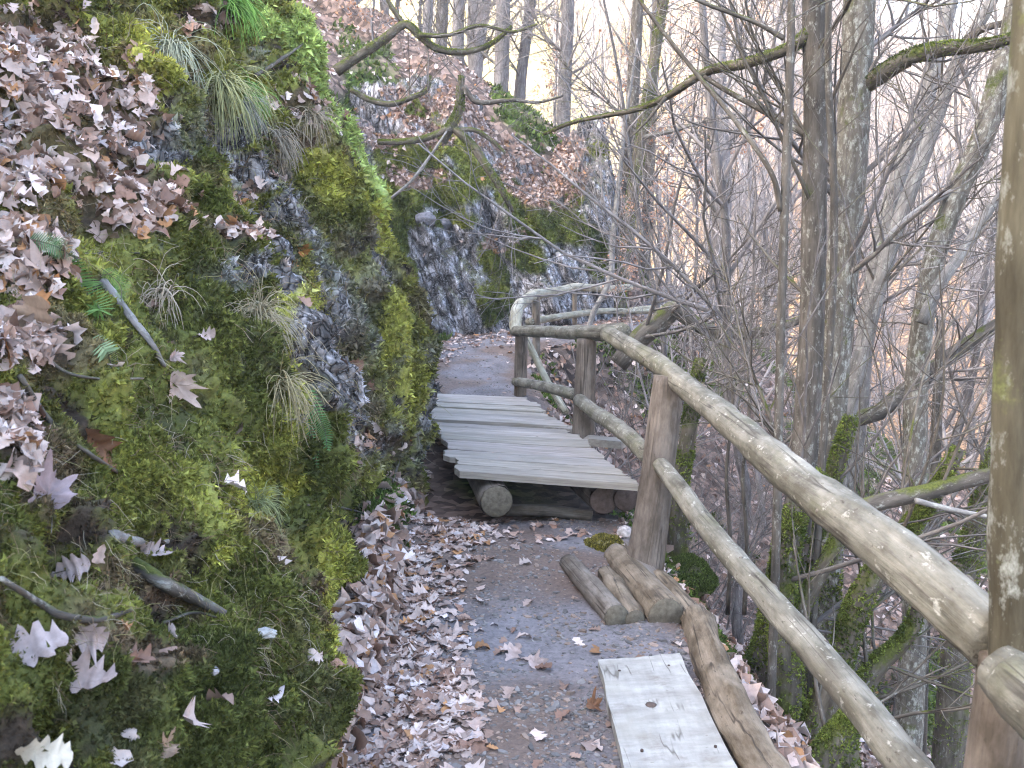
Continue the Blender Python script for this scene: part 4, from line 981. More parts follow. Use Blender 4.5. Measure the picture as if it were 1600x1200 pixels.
# trees one can tell apart, each grown on a trunk whose course is given by places in the photograph
def trunk_tree(name, label, cat, course, Y, dia, mat, twigs=1., sides=12, n=30, extra=(), spec=None, seed=0, tlo=.3, crownmat='twig', bump_=.12, russ=0, group=None):
    """course: picture places bottom to top; Y a distance or one per place; dia: widths there in pixels"""
    Ys = np.full(len(course), Y, float) if np.isscalar(Y) else np.asarray(Y, float)
    pts = np.array([P(c[0], c[1], y) for c, y in zip(course, Ys)]); rad = np.interp(np.linspace(0, 1, len(pts)), np.linspace(0, 1, len(dia)), dia) * Ys / FPX / 2
    if cat == 'tree' and name not in ('gnarled_oak', 'edge_sapling'):
        zg = zat(pts[0][0], pts[0][1])
        if pts[0][2] > zg - .1: pts = np.vstack([[pts[0][0], pts[0][1], zg - .25], pts]); rad = np.concatenate([[rad[0] * 1.25], rad])
    root = thing(name, pts[0], label, cat, group); base = pts[0]
    pp = catmull(pts, n); rr = np.interp(np.linspace(0, len(pts) - 1, n), range(len(pts)), rad)
    t = Tubes(); t.batch(pp, rr, sides, cap=True, bump=bump_)
    rr_ = np.random.default_rng(seed + 50)
    t.build('trunk', M[mat], root, base)
    allb = [(pp, rr)]
    for (c, yy, dd, *mm) in extra:
        yy = np.full(len(c), yy, float) if np.isscalar(yy) else np.asarray(yy, float)
        q = np.array([P(a[0], a[1], b) for a, b in zip(c, yy)]); qr = np.interp(np.linspace(0, 1, len(q)), np.linspace(0, 1, len(dd)), dd) * yy / FPX / 2
        qq = catmull(q, n); qqr = np.interp(np.linspace(0, len(q) - 1, n), range(len(q)), qr)
        b = Tubes(); b.batch(qq, qqr, 10, cap=True, bump=bump_); b.build('bough', M[mm[0] if mm else mat], root, base); allb.append((qq, qqr))
    mossy_parts = [(pp, rr)] if mat == 'mossbark' else []
    mossy_parts += [b for b, e in zip(allb[1:], extra) if (e[3] if len(e) > 3 else mat) == 'mossbark']
    if seed in (1, 2): mossy_parts.append((pp[:n // 3], rr[:n // 3]))
    if mossy_parts:
        ps, ns, hs = [], [], []
        for a, b in mossy_parts:
            k = int(min(9000, 1500 * np.linalg.norm(np.diff(a, axis=0), axis=1).sum() * b.mean() / .03)); u = rr_.uniform(0, len(a) - 1.01, k); j = u.astype(int); f = (u - j)[:, None]
            c0 = a[j] * (1 - f) + a[j + 1] * f; tn_ = nrm(a[j + 1] - a[j]); v = rr_.normal(size=(k, 3)) + [0, 0, .7]; v = nrm(v - tn_ * (v * tn_).sum(1)[:, None]); q_ = c0 + v * (b[j] * 1.02)[:, None]
            ok = fbm(q_ * 5, 4, 170) + .22 * v[:, 2] > rr_.uniform(-.35, .3, k); ps.append(q_[ok]); ns.append(v[ok]); hs.append(np.full(ok.sum(), np.clip(b.mean() * .25, .007, .016)))
        ps, ns, hs = np.concatenate(ps), np.concatenate(ns), np.concatenate(hs)
        t_ = np.clip(.5 + fbm(ps * 6, 3, 171), 0, 1)[:, None]; Vm, Fm, Cm = shoots(ps, ns, hs, np.array([.055, .075, .016]) * (1 - t_) + np.array([.17, .21, .045]) * t_, 4, .7, rr_)
        link('moss', mesh_np('moss', Vm - base, Fm, M['moss'], Cm, smooth=False), root)
    if twigs:
        L = np.linalg.norm(pts[-1] - pts[0]); tb = Tubes(); k = len(allb)
        A = np.array([a for a, _ in allb]); B = np.array([b for _, b in allb])
        l1 = (.6 / max(L, .8), 2.6 / max(L, .8))
        P1, R1 = grow(rr_, A, B, int(11 * twigs) + 2, l1, (.5, 1.2), 9, .075, .05, tlo, 1, .2, .0026)
        kp = ~((P1[..., 0] < 1.15) & (P1[..., 1] < 11) & (P1[..., 2] < 2.6)).any(1)
        if kp.sum() > 2: P1, R1 = P1[kp], R1[kp]
        tb.batch(P1, R1, 5); P2, R2 = grow(rr_, P1, R1, int(56 * twigs) + 4, (.3, .75), (.35, 1.0), 6, .12, .03, .1, 1, .6, .0019); tb.batch(P2, R2, 4)
        P3, R3 = grow(rr_, P2, R2, int(190 * twigs) + 6, (.3, .8), (.4, 1.1), 5, .15, .01, .1, 1, .65, .0013); tb.batch(P3, R3, 3)
        cr = tb.build('crown', M['dark' if seed % 2 else crownmat], root, base)
        if russ:
            p, cols = russet(P3, russ, .07, rr_); link('dead_leaves', leaves_mesh('dead_leaves', p - base, np.tile([0, 0, 1.], (len(p), 1)), rr_.uniform(.045, .075, len(p)), 5, False, 1.5, .5, 0, cols, rr_), cr)
    return root
TT = trunk_tree
TT('edge_sapling', 'olive brown mottled trunk standing on the railing end by the rounded rail stub', 'tree', [(1590, 1050), (1589, 900), (1592, 600), (1610, 250), (1628, -40), (1660, -500)], 1.66, [90, 84, 80, 76, 74, 66], 'smooth', 0, 18, 50, bump_=.12)
TT('forked_tree', 'straight dark grey tree with mossy foot, its mossy bough reaching over the path', 'tree',
   [(1175, 1160), (1205, 1040), (1228, 900), (1246, 800), (1260, 660), (1270, 450), (1275, 200), (1273, 0), (1270, -300), (1262, -700)], 5.0, [95, 70, 58, 46, 42, 38, 36, 36, 30, 20], 'greybark', 1.2, 14, 44,
   [([(1270, 42), (1240, 72), (1170, 98), (1105, 112), (1040, 152), (990, 172), (900, 190), (850, 210)], [5, 5, 5.1, 5.3, 5.5, 5.7, 6, 6.2], [22, 18, 15, 12, 9, 6, 4], 'mossbark'),
    ([(1040, 152), (1010, 190), (1060, 130), (1090, 125)][:2] + [(985, 215)], 5.4, [6, 4, 2]), ([(1100, 120), (1150, 150), (1215, 185), (1270, 215)], [5.3, 5.2, 5.1, 5.0], [7, 9, 12])], seed=1)
TT('mossy_tree', 'thick mossy rough barked tree with an arching mossy bough, behind the straight dark tree', 'tree',
   [(1268, 1180), (1282, 1000), (1292, 800), (1300, 600), (1318, 400), (1332, 220), (1340, 80), (1345, -80), (1350, -400)], 5.7, [70, 56, 50, 50, 52, 50, 48, 44, 34], 'lichbark', 1.2, 14, 40,
   [([(1322, 175), (1338, 145), (1375, 118), (1425, 88), (1480, 76), (1530, 72), (1590, 58), (1700, 20)], [5.72, 5.7, 5.6, 5.5, 5.4, 5.3, 5.2, 5.0], [24, 26, 27, 24, 20, 16, 10], 'mossbark')], seed=2)
TT('mossy_sapling', 'low crooked mossy stem leaning out below the thick upper rail', 'tree', [(1245, 1240), (1285, 1110), (1318, 1010), (1345, 935), (1385, 868), (1440, 800), (1500, 700)], 4.7, [60, 50, 42, 40, 34, 28, 20], 'mossbark', .5, 12, 30, seed=3)
TT('mossy_sapling', 'mossy stem leaning beside the foot of the straight dark tree', 'tree', [(1150, 1230), (1170, 1090), (1205, 1000), (1250, 880), (1290, 780), (1330, 650)], 5.3, [90, 60, 50, 42, 30, 20], 'mossbark', .4, 12, 30, seed=4)
TT('mossy_stump', 'short bright green mossy stub low under the lower rail', 'stump', [(1262, 1270), (1290, 1180), (1322, 1130), (1345, 1105)], 4.0, [60, 48, 36, 20], 'mossbark', .1, 12, 16, seed=5)
TT('grey_sapling', 'thin grey sapling with a long slanting side shoot, in front of the straight dark tree', 'tree', [(1208, 1000), (1214, 800), (1218, 600), (1223, 420), (1230, 220), (1236, 40), (1240, -250)], 4.6, [15, 15, 14, 14, 14, 12, 8], 'greybark', .7, 8, 34,
   [([(1220, 330), (1205, 270), (1150, 190), (1080, 105), (1010, 15), (960, -60)], [4.6, 4.6, 4.7, 4.8, 4.9, 5], [9, 8, 7, 6, 4], 'dark'), ([(1225, 60), (1180, 35), (1100, 5), (1050, -20)], 4.6, [8, 6, 4])], seed=6)
TT('grey_sapling', 'thin straight sapling squeezed between the straight dark tree and the mossy one', 'tree', [(1270, 1000), (1285, 720), (1300, 480), (1303, 300), (1294, 120), (1296, -60), (1298, -300)], 4.8, [12, 12, 12, 12, 11, 10, 8], 'greybark', .4, 8, 34, seed=7)
TT('pale_tree', 'pale lichened leaning tree crossing the white sky behind the arching mossy bough', 'tree', [(1290, 900), (1335, 690), (1350, 540), (1388, 330), (1440, 180), (1476, 40), (1505, -80), (1560, -350)], 8.0, [34, 32, 28, 26, 24, 22, 20, 14], 'pale', .9, 10, 34, seed=8)
TT('pale_tree', 'grey leaning tree with a forked top reaching the smooth edge trunk', 'tree', [(1310, 760), (1345, 560), (1390, 390), (1440, 250), (1495, 100), (1550, 0), (1600, -130)], 7.2, [26, 25, 24, 22, 20, 18, 14], 'pale', .7, 10, 30,
   [([(1500, 70), (1530, 48), (1570, 36), (1610, 30), (1660, 20)], [7.2, 7.1, 7, 6.9, 6.8], [13, 11, 9, 6], 'dark')], seed=9)
TT('lichen_tree', 'rough lichen spotted tree with a mossy upper trunk close to the smooth edge trunk', 'tree', [(1428, 980), (1430, 780), (1432, 600), (1452, 440), (1492, 310), (1532, 225), (1562, 130), (1585, 30), (1610, -200)], 6.6, [40, 38, 36, 34, 34, 34, 38, 32, 20], 'lichbark', .8, 12, 36,
   [([(1500, 290), (1420, 340), (1350, 410), (1290, 480), (1250, 540)][::1], [6.6, 6.5, 6.3, 6.1, 6.0], [12, 9, 7, 4], 'pale')], seed=10)
TT('broken_limb', 'bare whitish broken limb slanting up against the lichen spotted tree', 'branch', [(1440, 505), (1472, 440), (1510, 385), (1545, 330), (1585, 275)], 6.2, [20, 18, 16, 14, 9], 'pale', .15, 10, 18, seed=11)
TT('leaning_tree', 'grey trunk leaning steeply across the drop below the whitish broken limb', 'tree', [(1300, 720), (1380, 640), (1440, 590), (1500, 545), (1570, 500), (1680, 430)], 7.6, [26, 26, 24, 22, 20, 16], 'greybark', .5, 10, 26, seed=12)
TT('fallen_limb', 'thick pale fallen limb lying level behind the upper rail', 'branch', [(1340, 795), (1392, 780), (1450, 768), (1505, 752), (1570, 735), (1680, 700)], 4.4, [26, 27, 27, 25, 22, 18], 'greybark', .3, 12, 24,
   [([(1430, 782), (1480, 795), (1520, 803), (1570, 812)], 4.3, [10, 9, 7], 'pale')], seed=13, tlo=.1)
TT('dead_branch', 'dark gnarled dead branch arching over the brush behind the rail kink', 'branch', [(965, 570), (1000, 528), (1030, 505), (1056, 484), (1085, 505), (1120, 520), (1170, 522), (1215, 512), (1262, 495)], 8.6, [30, 34, 34, 26, 20, 18, 16, 12], 'dark', 1.2, 12, 30, seed=14, tlo=.1)
TT('lichen_sapling', 'thin white lichened stem curving up beside the bent railing', 'tree', [(918, 540), (926, 492), (944, 458), (955, 425), (957, 380), (963, 320), (970, 260), (976, 195), (986, 130), (996, 60)], 11.2, [8, 9, 9, 8, 7, 5, 3], 'pale', .6, 8, 40, seed=15)
TT('ridge_tree', 'grey trunk at the end of the outcrop behind the white lichened stem', 'tree', [(955, 470), (968, 400), (984, 250), (990, 120), (1000, -50), (1010, -300)], 15.5, [25, 24, 22, 20, 17, 12], 'greybark', 1.2, 12, 30, seed=16)
TT('ridge_tree', 'dark mossy forked trunk just beyond the outcrop end', 'tree', [(968, 450), (985, 330), (1000, 230), (1018, 120), (1040, -20), (1060, -200)], 14.6, [22, 20, 19, 17, 14, 10], 'mossbark', 1.2, 10, 28, [([(1003, 215), (1050, 205), (1100, 190), (1180, 175)], 14.5, [8, 6, 4], 'dark')], seed=17)
TT('ridge_tree', 'dark slender trunk standing a step beyond the forked mossy one', 'tree', [(1004, 470), (1012, 330), (1018, 180), (1026, 20), (1030, -200)], 16.5, [18, 17, 16, 14, 10], 'dark', 1., 10, 26, seed=18)
for k, (c, Y, d, lb) in enumerate([([(715, 150), (716, 60), (718, -60), (722, -300)], 21, 20, 'slender grey trunk first in line on the ridge beyond the arched mossy branch'), ([(740, 150), (748, 60), (765, -60), (775, -250)], 23, 24, 'grey trunk leaning a little, rising behind the arched mossy branch tip'),
        ([(782, 165), (785, 60), (787, -60), (788, -300)], 20, 24, 'stout straight bluish trunk above the gnarled oak stub'), ([(812, 160), (822, 60), (838, -60), (850, -250)], 24, 18, 'thin trunk leaning away beside the stout bluish trunk'),
        ([(880, 205), (884, 100), (888, 0), (892, -250)], 19, 22, 'straight trunk standing where the ridge drops to the outcrop end'), ([(1126, 420), (1128, 300), (1122, 150), (1120, -50), (1118, -250)], 19, 30, 'grey trunk standing alone in the sunlit gap beyond the brush')]):
    TT('ridge_tree', lb, 'tree', c, Y, [d, d * .95, d * .85, d * .6], 'far', 1.3, 10, 20, seed=30 + k, bump_=.1)
TT('slope_tree', 'short dark stem standing behind the stout railing post', 'tree', [(1062, 760), (1074, 690), (1084, 620), (1096, 560)], 6.4, [30, 26, 22, 16], 'mossbark', .8, 10, 16, seed=40)
TT('slope_tree', 'pale straight young trunk below the upper rail by the leaf littered slope', 'tree', [(1436, 1130), (1440, 1000), (1456, 850), (1462, 700), (1470, 500)], 7.4, [26, 26, 22, 18, 12], 'greybark', .7, 10, 22, seed=41)
TT('slope_tree', 'mossy leaning trunk seen between the upper rail and the smooth edge trunk', 'tree', [(1500, 940), (1520, 860), (1545, 760), (1580, 640), (1620, 480)], 7.0, [46, 42, 38, 30, 20], 'mossbark', .5, 12, 22, seed=42)
for k, (x, Y, lb) in enumerate([(1137, 5.6, 'pencil thin dark shoot rising beside the mossy boulder'), (1163, 5.9, 'pencil thin forked shoot standing between boulder and straight dark tree')]):
    TT('thin_shoot', lb, 'sapling', [(x, 960), (x + 4, 850), (x - 2, 740), (x + 8, 640), (x + 4, 560)], Y, [8, 7, 6, 5, 3], 'dark', .3, 6, 20, seed=45 + k)
# crooked oaks on the rock
TT('arched_branch', 'crooked mossy oak limb arching up from the leafy slope above the bank', 'branch', [(525, 112), (560, 88), (600, 62), (632, 38), (655, 55), (680, 75), (715, 82), (745, 78), (772, 66), (800, 42)], 10.5, [17, 15, 13, 12, 11, 10, 8, 7, 5], 'mossbark', .8, 10, 34,
   [([(632, 38), (615, 15), (600, -15), (596, -60)], 10.5, [8, 6, 4]), ([(655, 55), (700, 55), (750, 40), (800, 50), (840, 38)], 10.4, [7, 5, 3])], seed=60, tlo=.2)
TT('low_branch', 'thin mossy branch with an upturned tip lying over the leaves above the bay', 'branch', [(548, 140), (575, 155), (610, 163), (645, 152), (668, 140), (672, 118)], 11.0, [7, 9, 9, 8, 6, 4], 'mossbark', .35, 8, 22, seed=61)
TT('gnarled_oak', 'stunted gnarled oak with mossy roots gripping the top of the grey outcrop', 'tree', [(690, 222), (706, 195), (718, 170), (719, 145), (722, 118)], 12.8, [17, 16, 14, 12, 9], 'mossbark', .9, 10, 20,
   [([(725, 135), (742, 158), (765, 160), (800, 156), (840, 160), (880, 150)], 12.7, [9, 8, 7, 5, 3], 'greybark'), ([(708, 200), (740, 230), (765, 268), (790, 308), (800, 330)], [12.8, 12.7, 12.6, 12.6, 12.7], [11, 13, 13, 10, 6]), ([(708, 205), (740, 203), (768, 220), (790, 240)], 12.8, [7, 7, 6, 4]), ([(590, 222), (625, 222), (665, 216), (705, 200)], 12.6, [8, 9, 10, 11])], seed=62, tlo=.5)
TT('bent_stick', 'long thin pale stick bowing from the bank nose up to the gnarled oak', 'branch', [(606, 314), (640, 285), (668, 250), (698, 205)], 9.5, [5, 5, 5, 3], 'pale', .1, 6, 18, seed=63, tlo=.7)
# russet beech saplings
for k, (px, Y, lb) in enumerate([(985, 17, 'young beech holding russet leaves beyond the outcrop end'), (1085, 20, 'young beech holding russet leaves in the sunlit gap right of the dark trunks'), (870, 20.5, 'young beech with pinkish dead leaves on the ridge above the outcrop'), (1040, 15, 'low young beech with dry leaves over the brush beyond the bent railing'), (590, 17, 'young beech with russet leaves at the top of the leafy slope above the bank'), (965, 12.6, 'small beech sprig with dry leaves beside the bent railing end'), (940, 24, 'pale young beech with dead leaves deep behind the white lichened stem')]):
    x = (px - 800) / FPX * Y
    put(beech[k % 2], x, Y, k * 1.3, (.9, 1.1, .8, .55, .8, .35, 1.)[k], lb, None)
TT('mossy_sapling', 'bright green mossy curved stem at the very foot of the drop under the lower rail', 'tree', [(1330, 1260), (1318, 1170), (1335, 1100), (1372, 1040), (1420, 990), (1450, 900)], 4.9, [52, 46, 40, 32, 26, 16], 'mossbark', .3, 12, 28, seed=47)
TT('mossy_sapling', 'forked mossy stem splitting below the upper rail beside the straight dark tree', 'tree', [(1220, 1180), (1228, 1060), (1222, 950), (1228, 860), (1250, 790), (1290, 740)], 4.75, [64, 52, 46, 42, 36, 26], 'mossbark', .4, 12, 28,
   [([(1230, 1010), (1262, 930), (1300, 860), (1320, 800)], 4.75, [32, 28, 24, 16], 'mossbark')], seed=48)
# brush: tangled bare shrubs on the drop side
def shrub(seed, n=7, h=1.6):
    r = np.random.default_rng(seed); root = thing('bare_shrub', (0, -900, 0), 'x', 'shrub')
    a = r.uniform(0, 6.28, n); ln = r.uniform(.6, 1.1, n) * h; S = np.zeros((n, 9, 3)); d = nrm(np.stack([np.cos(a) * .7, np.sin(a) * .7, r.uniform(.5, 1.3, n)], -1)); S[:, 0] = np.stack([np.cos(a) * .06, np.sin(a) * .06, np.full(n, -.15)], -1)
    for q in range(1, 9): d = nrm(d + .14 * r.normal(size=d.shape) + [0, 0, -.03]); S[:, q] = S[:, q - 1] + d * (ln / 8)[:, None]
    R = r.uniform(.006, .012, (n, 1)) * np.linspace(1, .3, 9)
    t = Tubes(); t.batch(S, R, 5); t.build('stem', M['twig'], root)
    tb = Tubes(); P2, R2 = grow(r, S, R, n * 9, (.25, .6), (.4, 1.2), 6, .2, 0, .15, 1, .5, .0017); tb.batch(P2, R2, 4); P3, R3 = grow(r, P2, R2, n * 30, (.3, .8), (.4, 1.2), 5, .2, 0, .1, 1, .65, .0012); tb.batch(P3, R3, 3)
    tb.build('twig_mass', M['twig'], root); return root
shr = [shrub(71), shrub(72, 9, 1.9), shrub(73, 6, 1.3)]
def gen_brush():
    while True:
        y = r.uniform(6.2, 15); x = y * r.uniform(.09, .34)
        d = float(path_dist(np.array([[x, y]]))[0][0])
        if 1.35 < d < 5: return x, y
placed.clear()
try_place(20, gen_brush, .5, shr, 'tangled bare grey shrub on the steep drop beyond the railing', 'bare shrubs on the drop', (.7, 1.25), .25)

# ------------------------------------------------------------------ small things on the bank
def stick(label, a, b, mid=None, rad=(5, 4, 3), mat='greybark', twigs=0, name='fallen_twig', lift=.012):
    pts = []
    for q in ([a] + (mid or []) + [b]):
        h = hit(*q); pts.append(h[0] + h[1] * lift)
    pts = np.array(pts); dd = np.linalg.norm(pts - [0, 0, 1.6], axis=1); R = np.interp(np.linspace(0, 1, len(pts)), np.linspace(0, 1, len(rad)), rad) * dd / FPX / 2
    base = pts[0]; t = tube(pts, R, 20, sides=8, cap=True, bump=.25)
    o = t.build(name, M[mat], None, base); o.location = base; tag(o, label, 'twig'); return o
stick('long thin brown twig running down the moss below the ferns', (25, 585), (185, 740), [(80, 660), (130, 705)], (9, 8, 5), 'dark')
stick('thick broken grey stick lying slantwise in the moss', (205, 880), (348, 966), [(250, 912), (300, 938)], (20, 22, 12))
stick('short pale rotten stick with a torn end above the thick broken one', (172, 835), (262, 850), [(215, 846)], (20, 15, 9), 'pale')
stick('forked curved twig beside the big pale leaf pair', (0, 905), (198, 955), [(60, 950), (95, 970), (150, 972)], (8, 12, 6), 'greybark')
stick('thin twig crossing the moss under the small fern frond', (55, 545), (220, 590), [(95, 575), (150, 592)], (5, 5, 3), 'dark')
stick('pale lichened twig sloping down beside the larger fern', (160, 445), (255, 570), [(200, 495), (232, 535)], (13, 11, 6), 'pale')
stick('fine grey twig across the dark hollow above the ferns', (20, 395), (220, 400), [(100, 405), (160, 398)], (4, 4, 2), 'greybark')
stick('dark twig arching along the top edge of the bright moss', (400, 118), (470, 70), [(435, 95)], (6, 5, 3), 'dark', lift=.05)
stick('thin twig lying at the foot of the bank on the path leaves', (612, 755), (628, 690), [(622, 720)], (4, 4, 2), 'dark')
stick('forked twig lying along the moss low on the bank', (250, 970), (340, 968), [(300, 960)], (5, 5, 3), 'dark')
stick('small bare twig leaning on the brown cushion at the bank foot', (480, 790), (600, 815), [(540, 795)], (4, 4, 2), 'greybark')

def maple_shape(r, na=72, nr=6):
    th = np.linspace(-math.pi, math.pi, na + 1)[:-1]; R = np.full(na, .27)
    for c, l, wd in ((0, .56, .42), (.95, .5, .40), (-.95, .5, .40), (1.85, .36, .42), (-1.85, .36, .42), (.36, .44, .16), (-.36, .44, .16), (1.28, .38, .16), (-1.28, .38, .16), (2.6, .24, .5), (-2.6, .24, .5)):
        R = np.maximum(R, l * r.uniform(.85, 1.12) * np.exp(-np.abs((th - c - r.normal(0, .06)) / wd) ** 1.25))
    R = R * (1 + .04 * r.normal(size=na)); rr = np.linspace(0, 1, nr + 1)[1:]
    V = np.concatenate([[[0, 0, 0]], np.stack([np.cos(th)[None] * R * rr[:, None], np.sin(th)[None] * R * rr[:, None], np.zeros((nr, na))], -1).reshape(-1, 3)])
    a = np.arange(na); b = (a + 1) % na
    F = [np.stack([np.zeros(na, int), 1 + a, 1 + b], -1)]; Q = np.concatenate([np.stack([1 + k * na + a, 1 + (k + 1) * na + a, 1 + (k + 1) * na + b, 1 + k * na + b], -1) for k in range(nr - 1)])
    return V, [Q, F[0]]
def VZ(V):
    """pleats between the main veins"""
    th = np.arctan2(V[:, 1], V[:, 0]); d = np.min(np.abs(th[:, None] - np.array([0, .95, -.95, 1.9, -1.9])), 1); ra = np.hypot(V[:, 0], V[:, 1])
    return .03 * (1 - np.clip(d / .35, 0, 1)) * np.clip(ra * 5, 0, 1)
def big_leaf(label, px, py, size, col, turn, curl=.4, pitch=0, name='oak_leaf', cat='leaf', lift=.008):
    h = hit(px, py, ('bank', 'path')); dist = np.linalg.norm(h[0] - [0, 0, 1.6]); s = .85 * size * dist / FPX
    r = np.random.default_rng(int(px * 7 + py))
    if r.random() < .55: V, F = leaf_shape(17, True); V = V.copy(); V[:, 1] *= r.uniform(1.0, 1.4) * (1 + .12 * r.normal(size=len(V)))
    else: V, F = maple_shape(r)
    a_ = r.uniform(-.9, .9); V[:, 2] = 3.2 * (curl + .15) * (V[:, 1] * math.cos(a_) + V[:, 0] * math.sin(a_)) ** 2 * 1.6 + r.normal(0, .45) * V[:, 0] ** 2 + .9 * curl * np.maximum(np.hypot(V[:, 0], V[:, 1]) - .22, 0) * np.sin(3 * np.arctan2(V[:, 1], V[:, 0]) + px) + VZ(V)
    tocam = nrm(np.array([0, 0, 1.6]) - h[0]); n = nrm(h[1] * .55 + tocam * .6 + .15 * r.normal(size=3)); up = nrm(np.array([0, 0, 1.]) - n * n[2]); sd = np.cross(up, n)
    t = sd * math.cos(turn) + up * math.sin(turn); b = np.cross(n, t)
    Q = s * (V[:, :1] * t + V[:, 1:2] * b + V[:, 2:] * n)
    me = mesh_np(name, Q, F, M['leaf'], np.array(col) * .8 * (.88 + .3 * np.clip(fbm(V * 5 + px, 3, 7), -1, 1)[:, None] + .25 * VZ(V)[:, None] / .03))
    o = link(name, me); o.location = h[0] + h[1] * lift; tag(o, label, cat)
    sk = np.array([[-.12, 0, .0], [-.38, .03, .06], [-.6, .06, .02]]); Q2 = s * (sk[:, :1] * t + sk[:, 1:2] * b + sk[:, 2:] * n); tt = Tubes(); tt.batch(Q2, np.full(3, .0012), 4); tt.build('stalk', M['dark'], o)
    return o
pale, tanc, brn, pur = (.46, .37, .35), (.4, .28, .2), (.22, .11, .06), (.32, .25, .26)
for a in [('broad whitish lobed leaf low on the mossy bank', 42, 1022, 120, pale, .2, .15), ('pinkish lobed leaf with small dark spots beside the broad whitish one', 122, 1068, 110, (.5, .38, .34), -.5, .2),
          ('curled pinkish leaf standing up beside the dark moss bulge', 272, 598, 80, (.5, .38, .32), -1.2, .5), ('dusty purple curled leaf hanging on the moss', 72, 775, 110, pur, 1.5, .5),
          ('brown and tan rolled leaf under the long thin twig', 148, 690, 95, brn, -.8, .7), ('cream blurred leaf at the lowest corner of the moss', 62, 1172, 85, (.56, .5, .4), -.4, .3),
          ('long rolled tan leaf standing by the larger fern', 48, 512, 105, tanc, 1.2, .8), ('whitish curled leaf beside the purple hanging leaf', 15, 735, 90, pale, .9, .5),
          ('small white leaf caught above the thick broken stick', 112, 890, 60, pale, .3, .4), ('white folded leaf beside the torn rotten stick', 240, 868, 50, pale, -.6, .7),
          ('narrow tan leaf leaning near the bottom of the bank', 258, 1170, 55, tanc, 1., .5), ('orange brown leaf stuck on the grey rock face', 472, 392, 34, (.42, .2, .07), 1.4, .4),
          ('small orange leaf just below another on the grey rock face', 458, 418, 28, (.4, .2, .08), 1.0, .4), ('pale rolled leaf lying on dark moss above the curled pinkish leaf', 318, 528, 34, pale, .1, .7),
          ('tiny white leaf at the base of the curled pinkish one', 268, 555, 34, pale, .5, .3), ('long whitish leaf lying beside the pinkish spotted leaf', 130, 990, 75, pale, -.45, .5)]:
    big_leaf(*a)
for a in [('whole pale oak leaf on bare gravel near the pale board', 836, 1040, 42, pale, .2, .15), ('pale oak leaf on gravel further from the pale board', 803, 1026, 40, pale, 1.0, .15), ('dark brown curled leaf on the soil beside the pale board', 925, 1108, 40, brn, .4, .5)]:
    big_leaf(*a, lift=.012)
lump('rock_chip', 'flat pale grey stone lying in the moss low on the bank', hit(414, 992)[0] + [0, 0, .005], (.028, .02, .012), 'rock', 'stone', 0, 21, (.3, .3, .29))
lump('rock_chip', 'small round whitish stone lying in moss under the pale flat one', hit(334, 1050)[0] + [0, 0, .003], (.012, .012, .01), 'rock', 'stone', 0, 22, (.34, .32, .33))

def fern(label, fronds, px, py):
    h = hit(px, py, ('bank',)); base = h[0]; root = thing('fern', base, label, 'fern')
    tocam = nrm(np.array([0, 0, 1.6]) - base)
    for k, (pts, wpx, col) in enumerate(fronds):
        r = np.random.default_rng(int(px) + k)
        q = []
        for a in pts:
            hh = hit(*a[:2], ('bank',)); q.append(hh[0] + hh[1] * a[2])
        q = catmull(np.array(q), 30); d = np.linalg.norm(q[15] - [0, 0, 1.6]); W = wpx * d / FPX
        tan = nrm(np.gradient(q, axis=0)); nn = nrm(tocam + .3 * h[1]); side = nrm(np.cross(tan, nn))
        Vs, Fs = [], []; o = 0
        for i in range(2, 30):
            t = i / 29; wl = W * math.sin(math.pi * min(1, (t * .86 + .14))) ** .7 * (1 - .25 * t)
            for sg in (-1, 1):
                dirn = nrm(side[i] * sg + tan[i] * .45 + nn * r.normal(.05, .12)); ww = np.linalg.norm(q[1] - q[0]) * .3
                a0 = q[i] - tan[i] * ww; a1 = q[i] + tan[i] * ww; m_ = q[i] + dirn * wl * .6; e = q[i] + dirn * wl + nn * r.normal(-.002, .002)
                Vs += [a0, a1, m_ + tan[i] * ww * .85, m_ - tan[i] * ww * .85, e]; Fs.append([o, o + 1, o + 2, o + 3]); Fs.append([o + 3, o + 2, o + 4, o + 4]); o += 5
        F4 = np.array([f for f in Fs if len(set(f)) == 4]); F3 = np.array([f[:3] for f in Fs if len(set(f)) == 3])
        C = np.array(col) * r.uniform(.8, 1.25, (len(Vs), 1))
        fr = link('frond', mesh_np('frond', np.array(Vs) - base, [F4, F3], M['green'], C), root)
        st = Tubes(); st.batch(q - base, np.full(30, .0012), 4); st.build('stalk', M['grass'] if False else M['dark'], fr)
g1, g2 = (.11, .2, .055), (.2, .28, .15)
fern('larger bright green fern with a broad frond hanging over the moss', [([(95, 400, .03), (120, 440, .05), (140, 475, .05), (146, 500, .03)], 34, g1), ([(150, 420, .02), (172, 450, .035), (185, 480, .03)], 20, g1), ([(45, 380, .03), (75, 395, .05), (100, 400, .04)], 22, (.12, .22, .1))], 120, 430)
fern('small silvery green fern frond hanging beside the pale lichened twig', [([(130, 520, .02), (155, 545, .04), (170, 575, .04), (178, 600, .02)], 22, g2)], 140, 530)
fern('wispy green fern growing from the crack beside the moss bulge', [([(470, 600, .02), (490, 640, .05), (500, 680, .06), (508, 720, .04)], 18, (.12, .25, .1)), ([(462, 620, .02), (480, 670, .04), (492, 730, .04)], 14, (.1, .22, .09))], 470, 610)

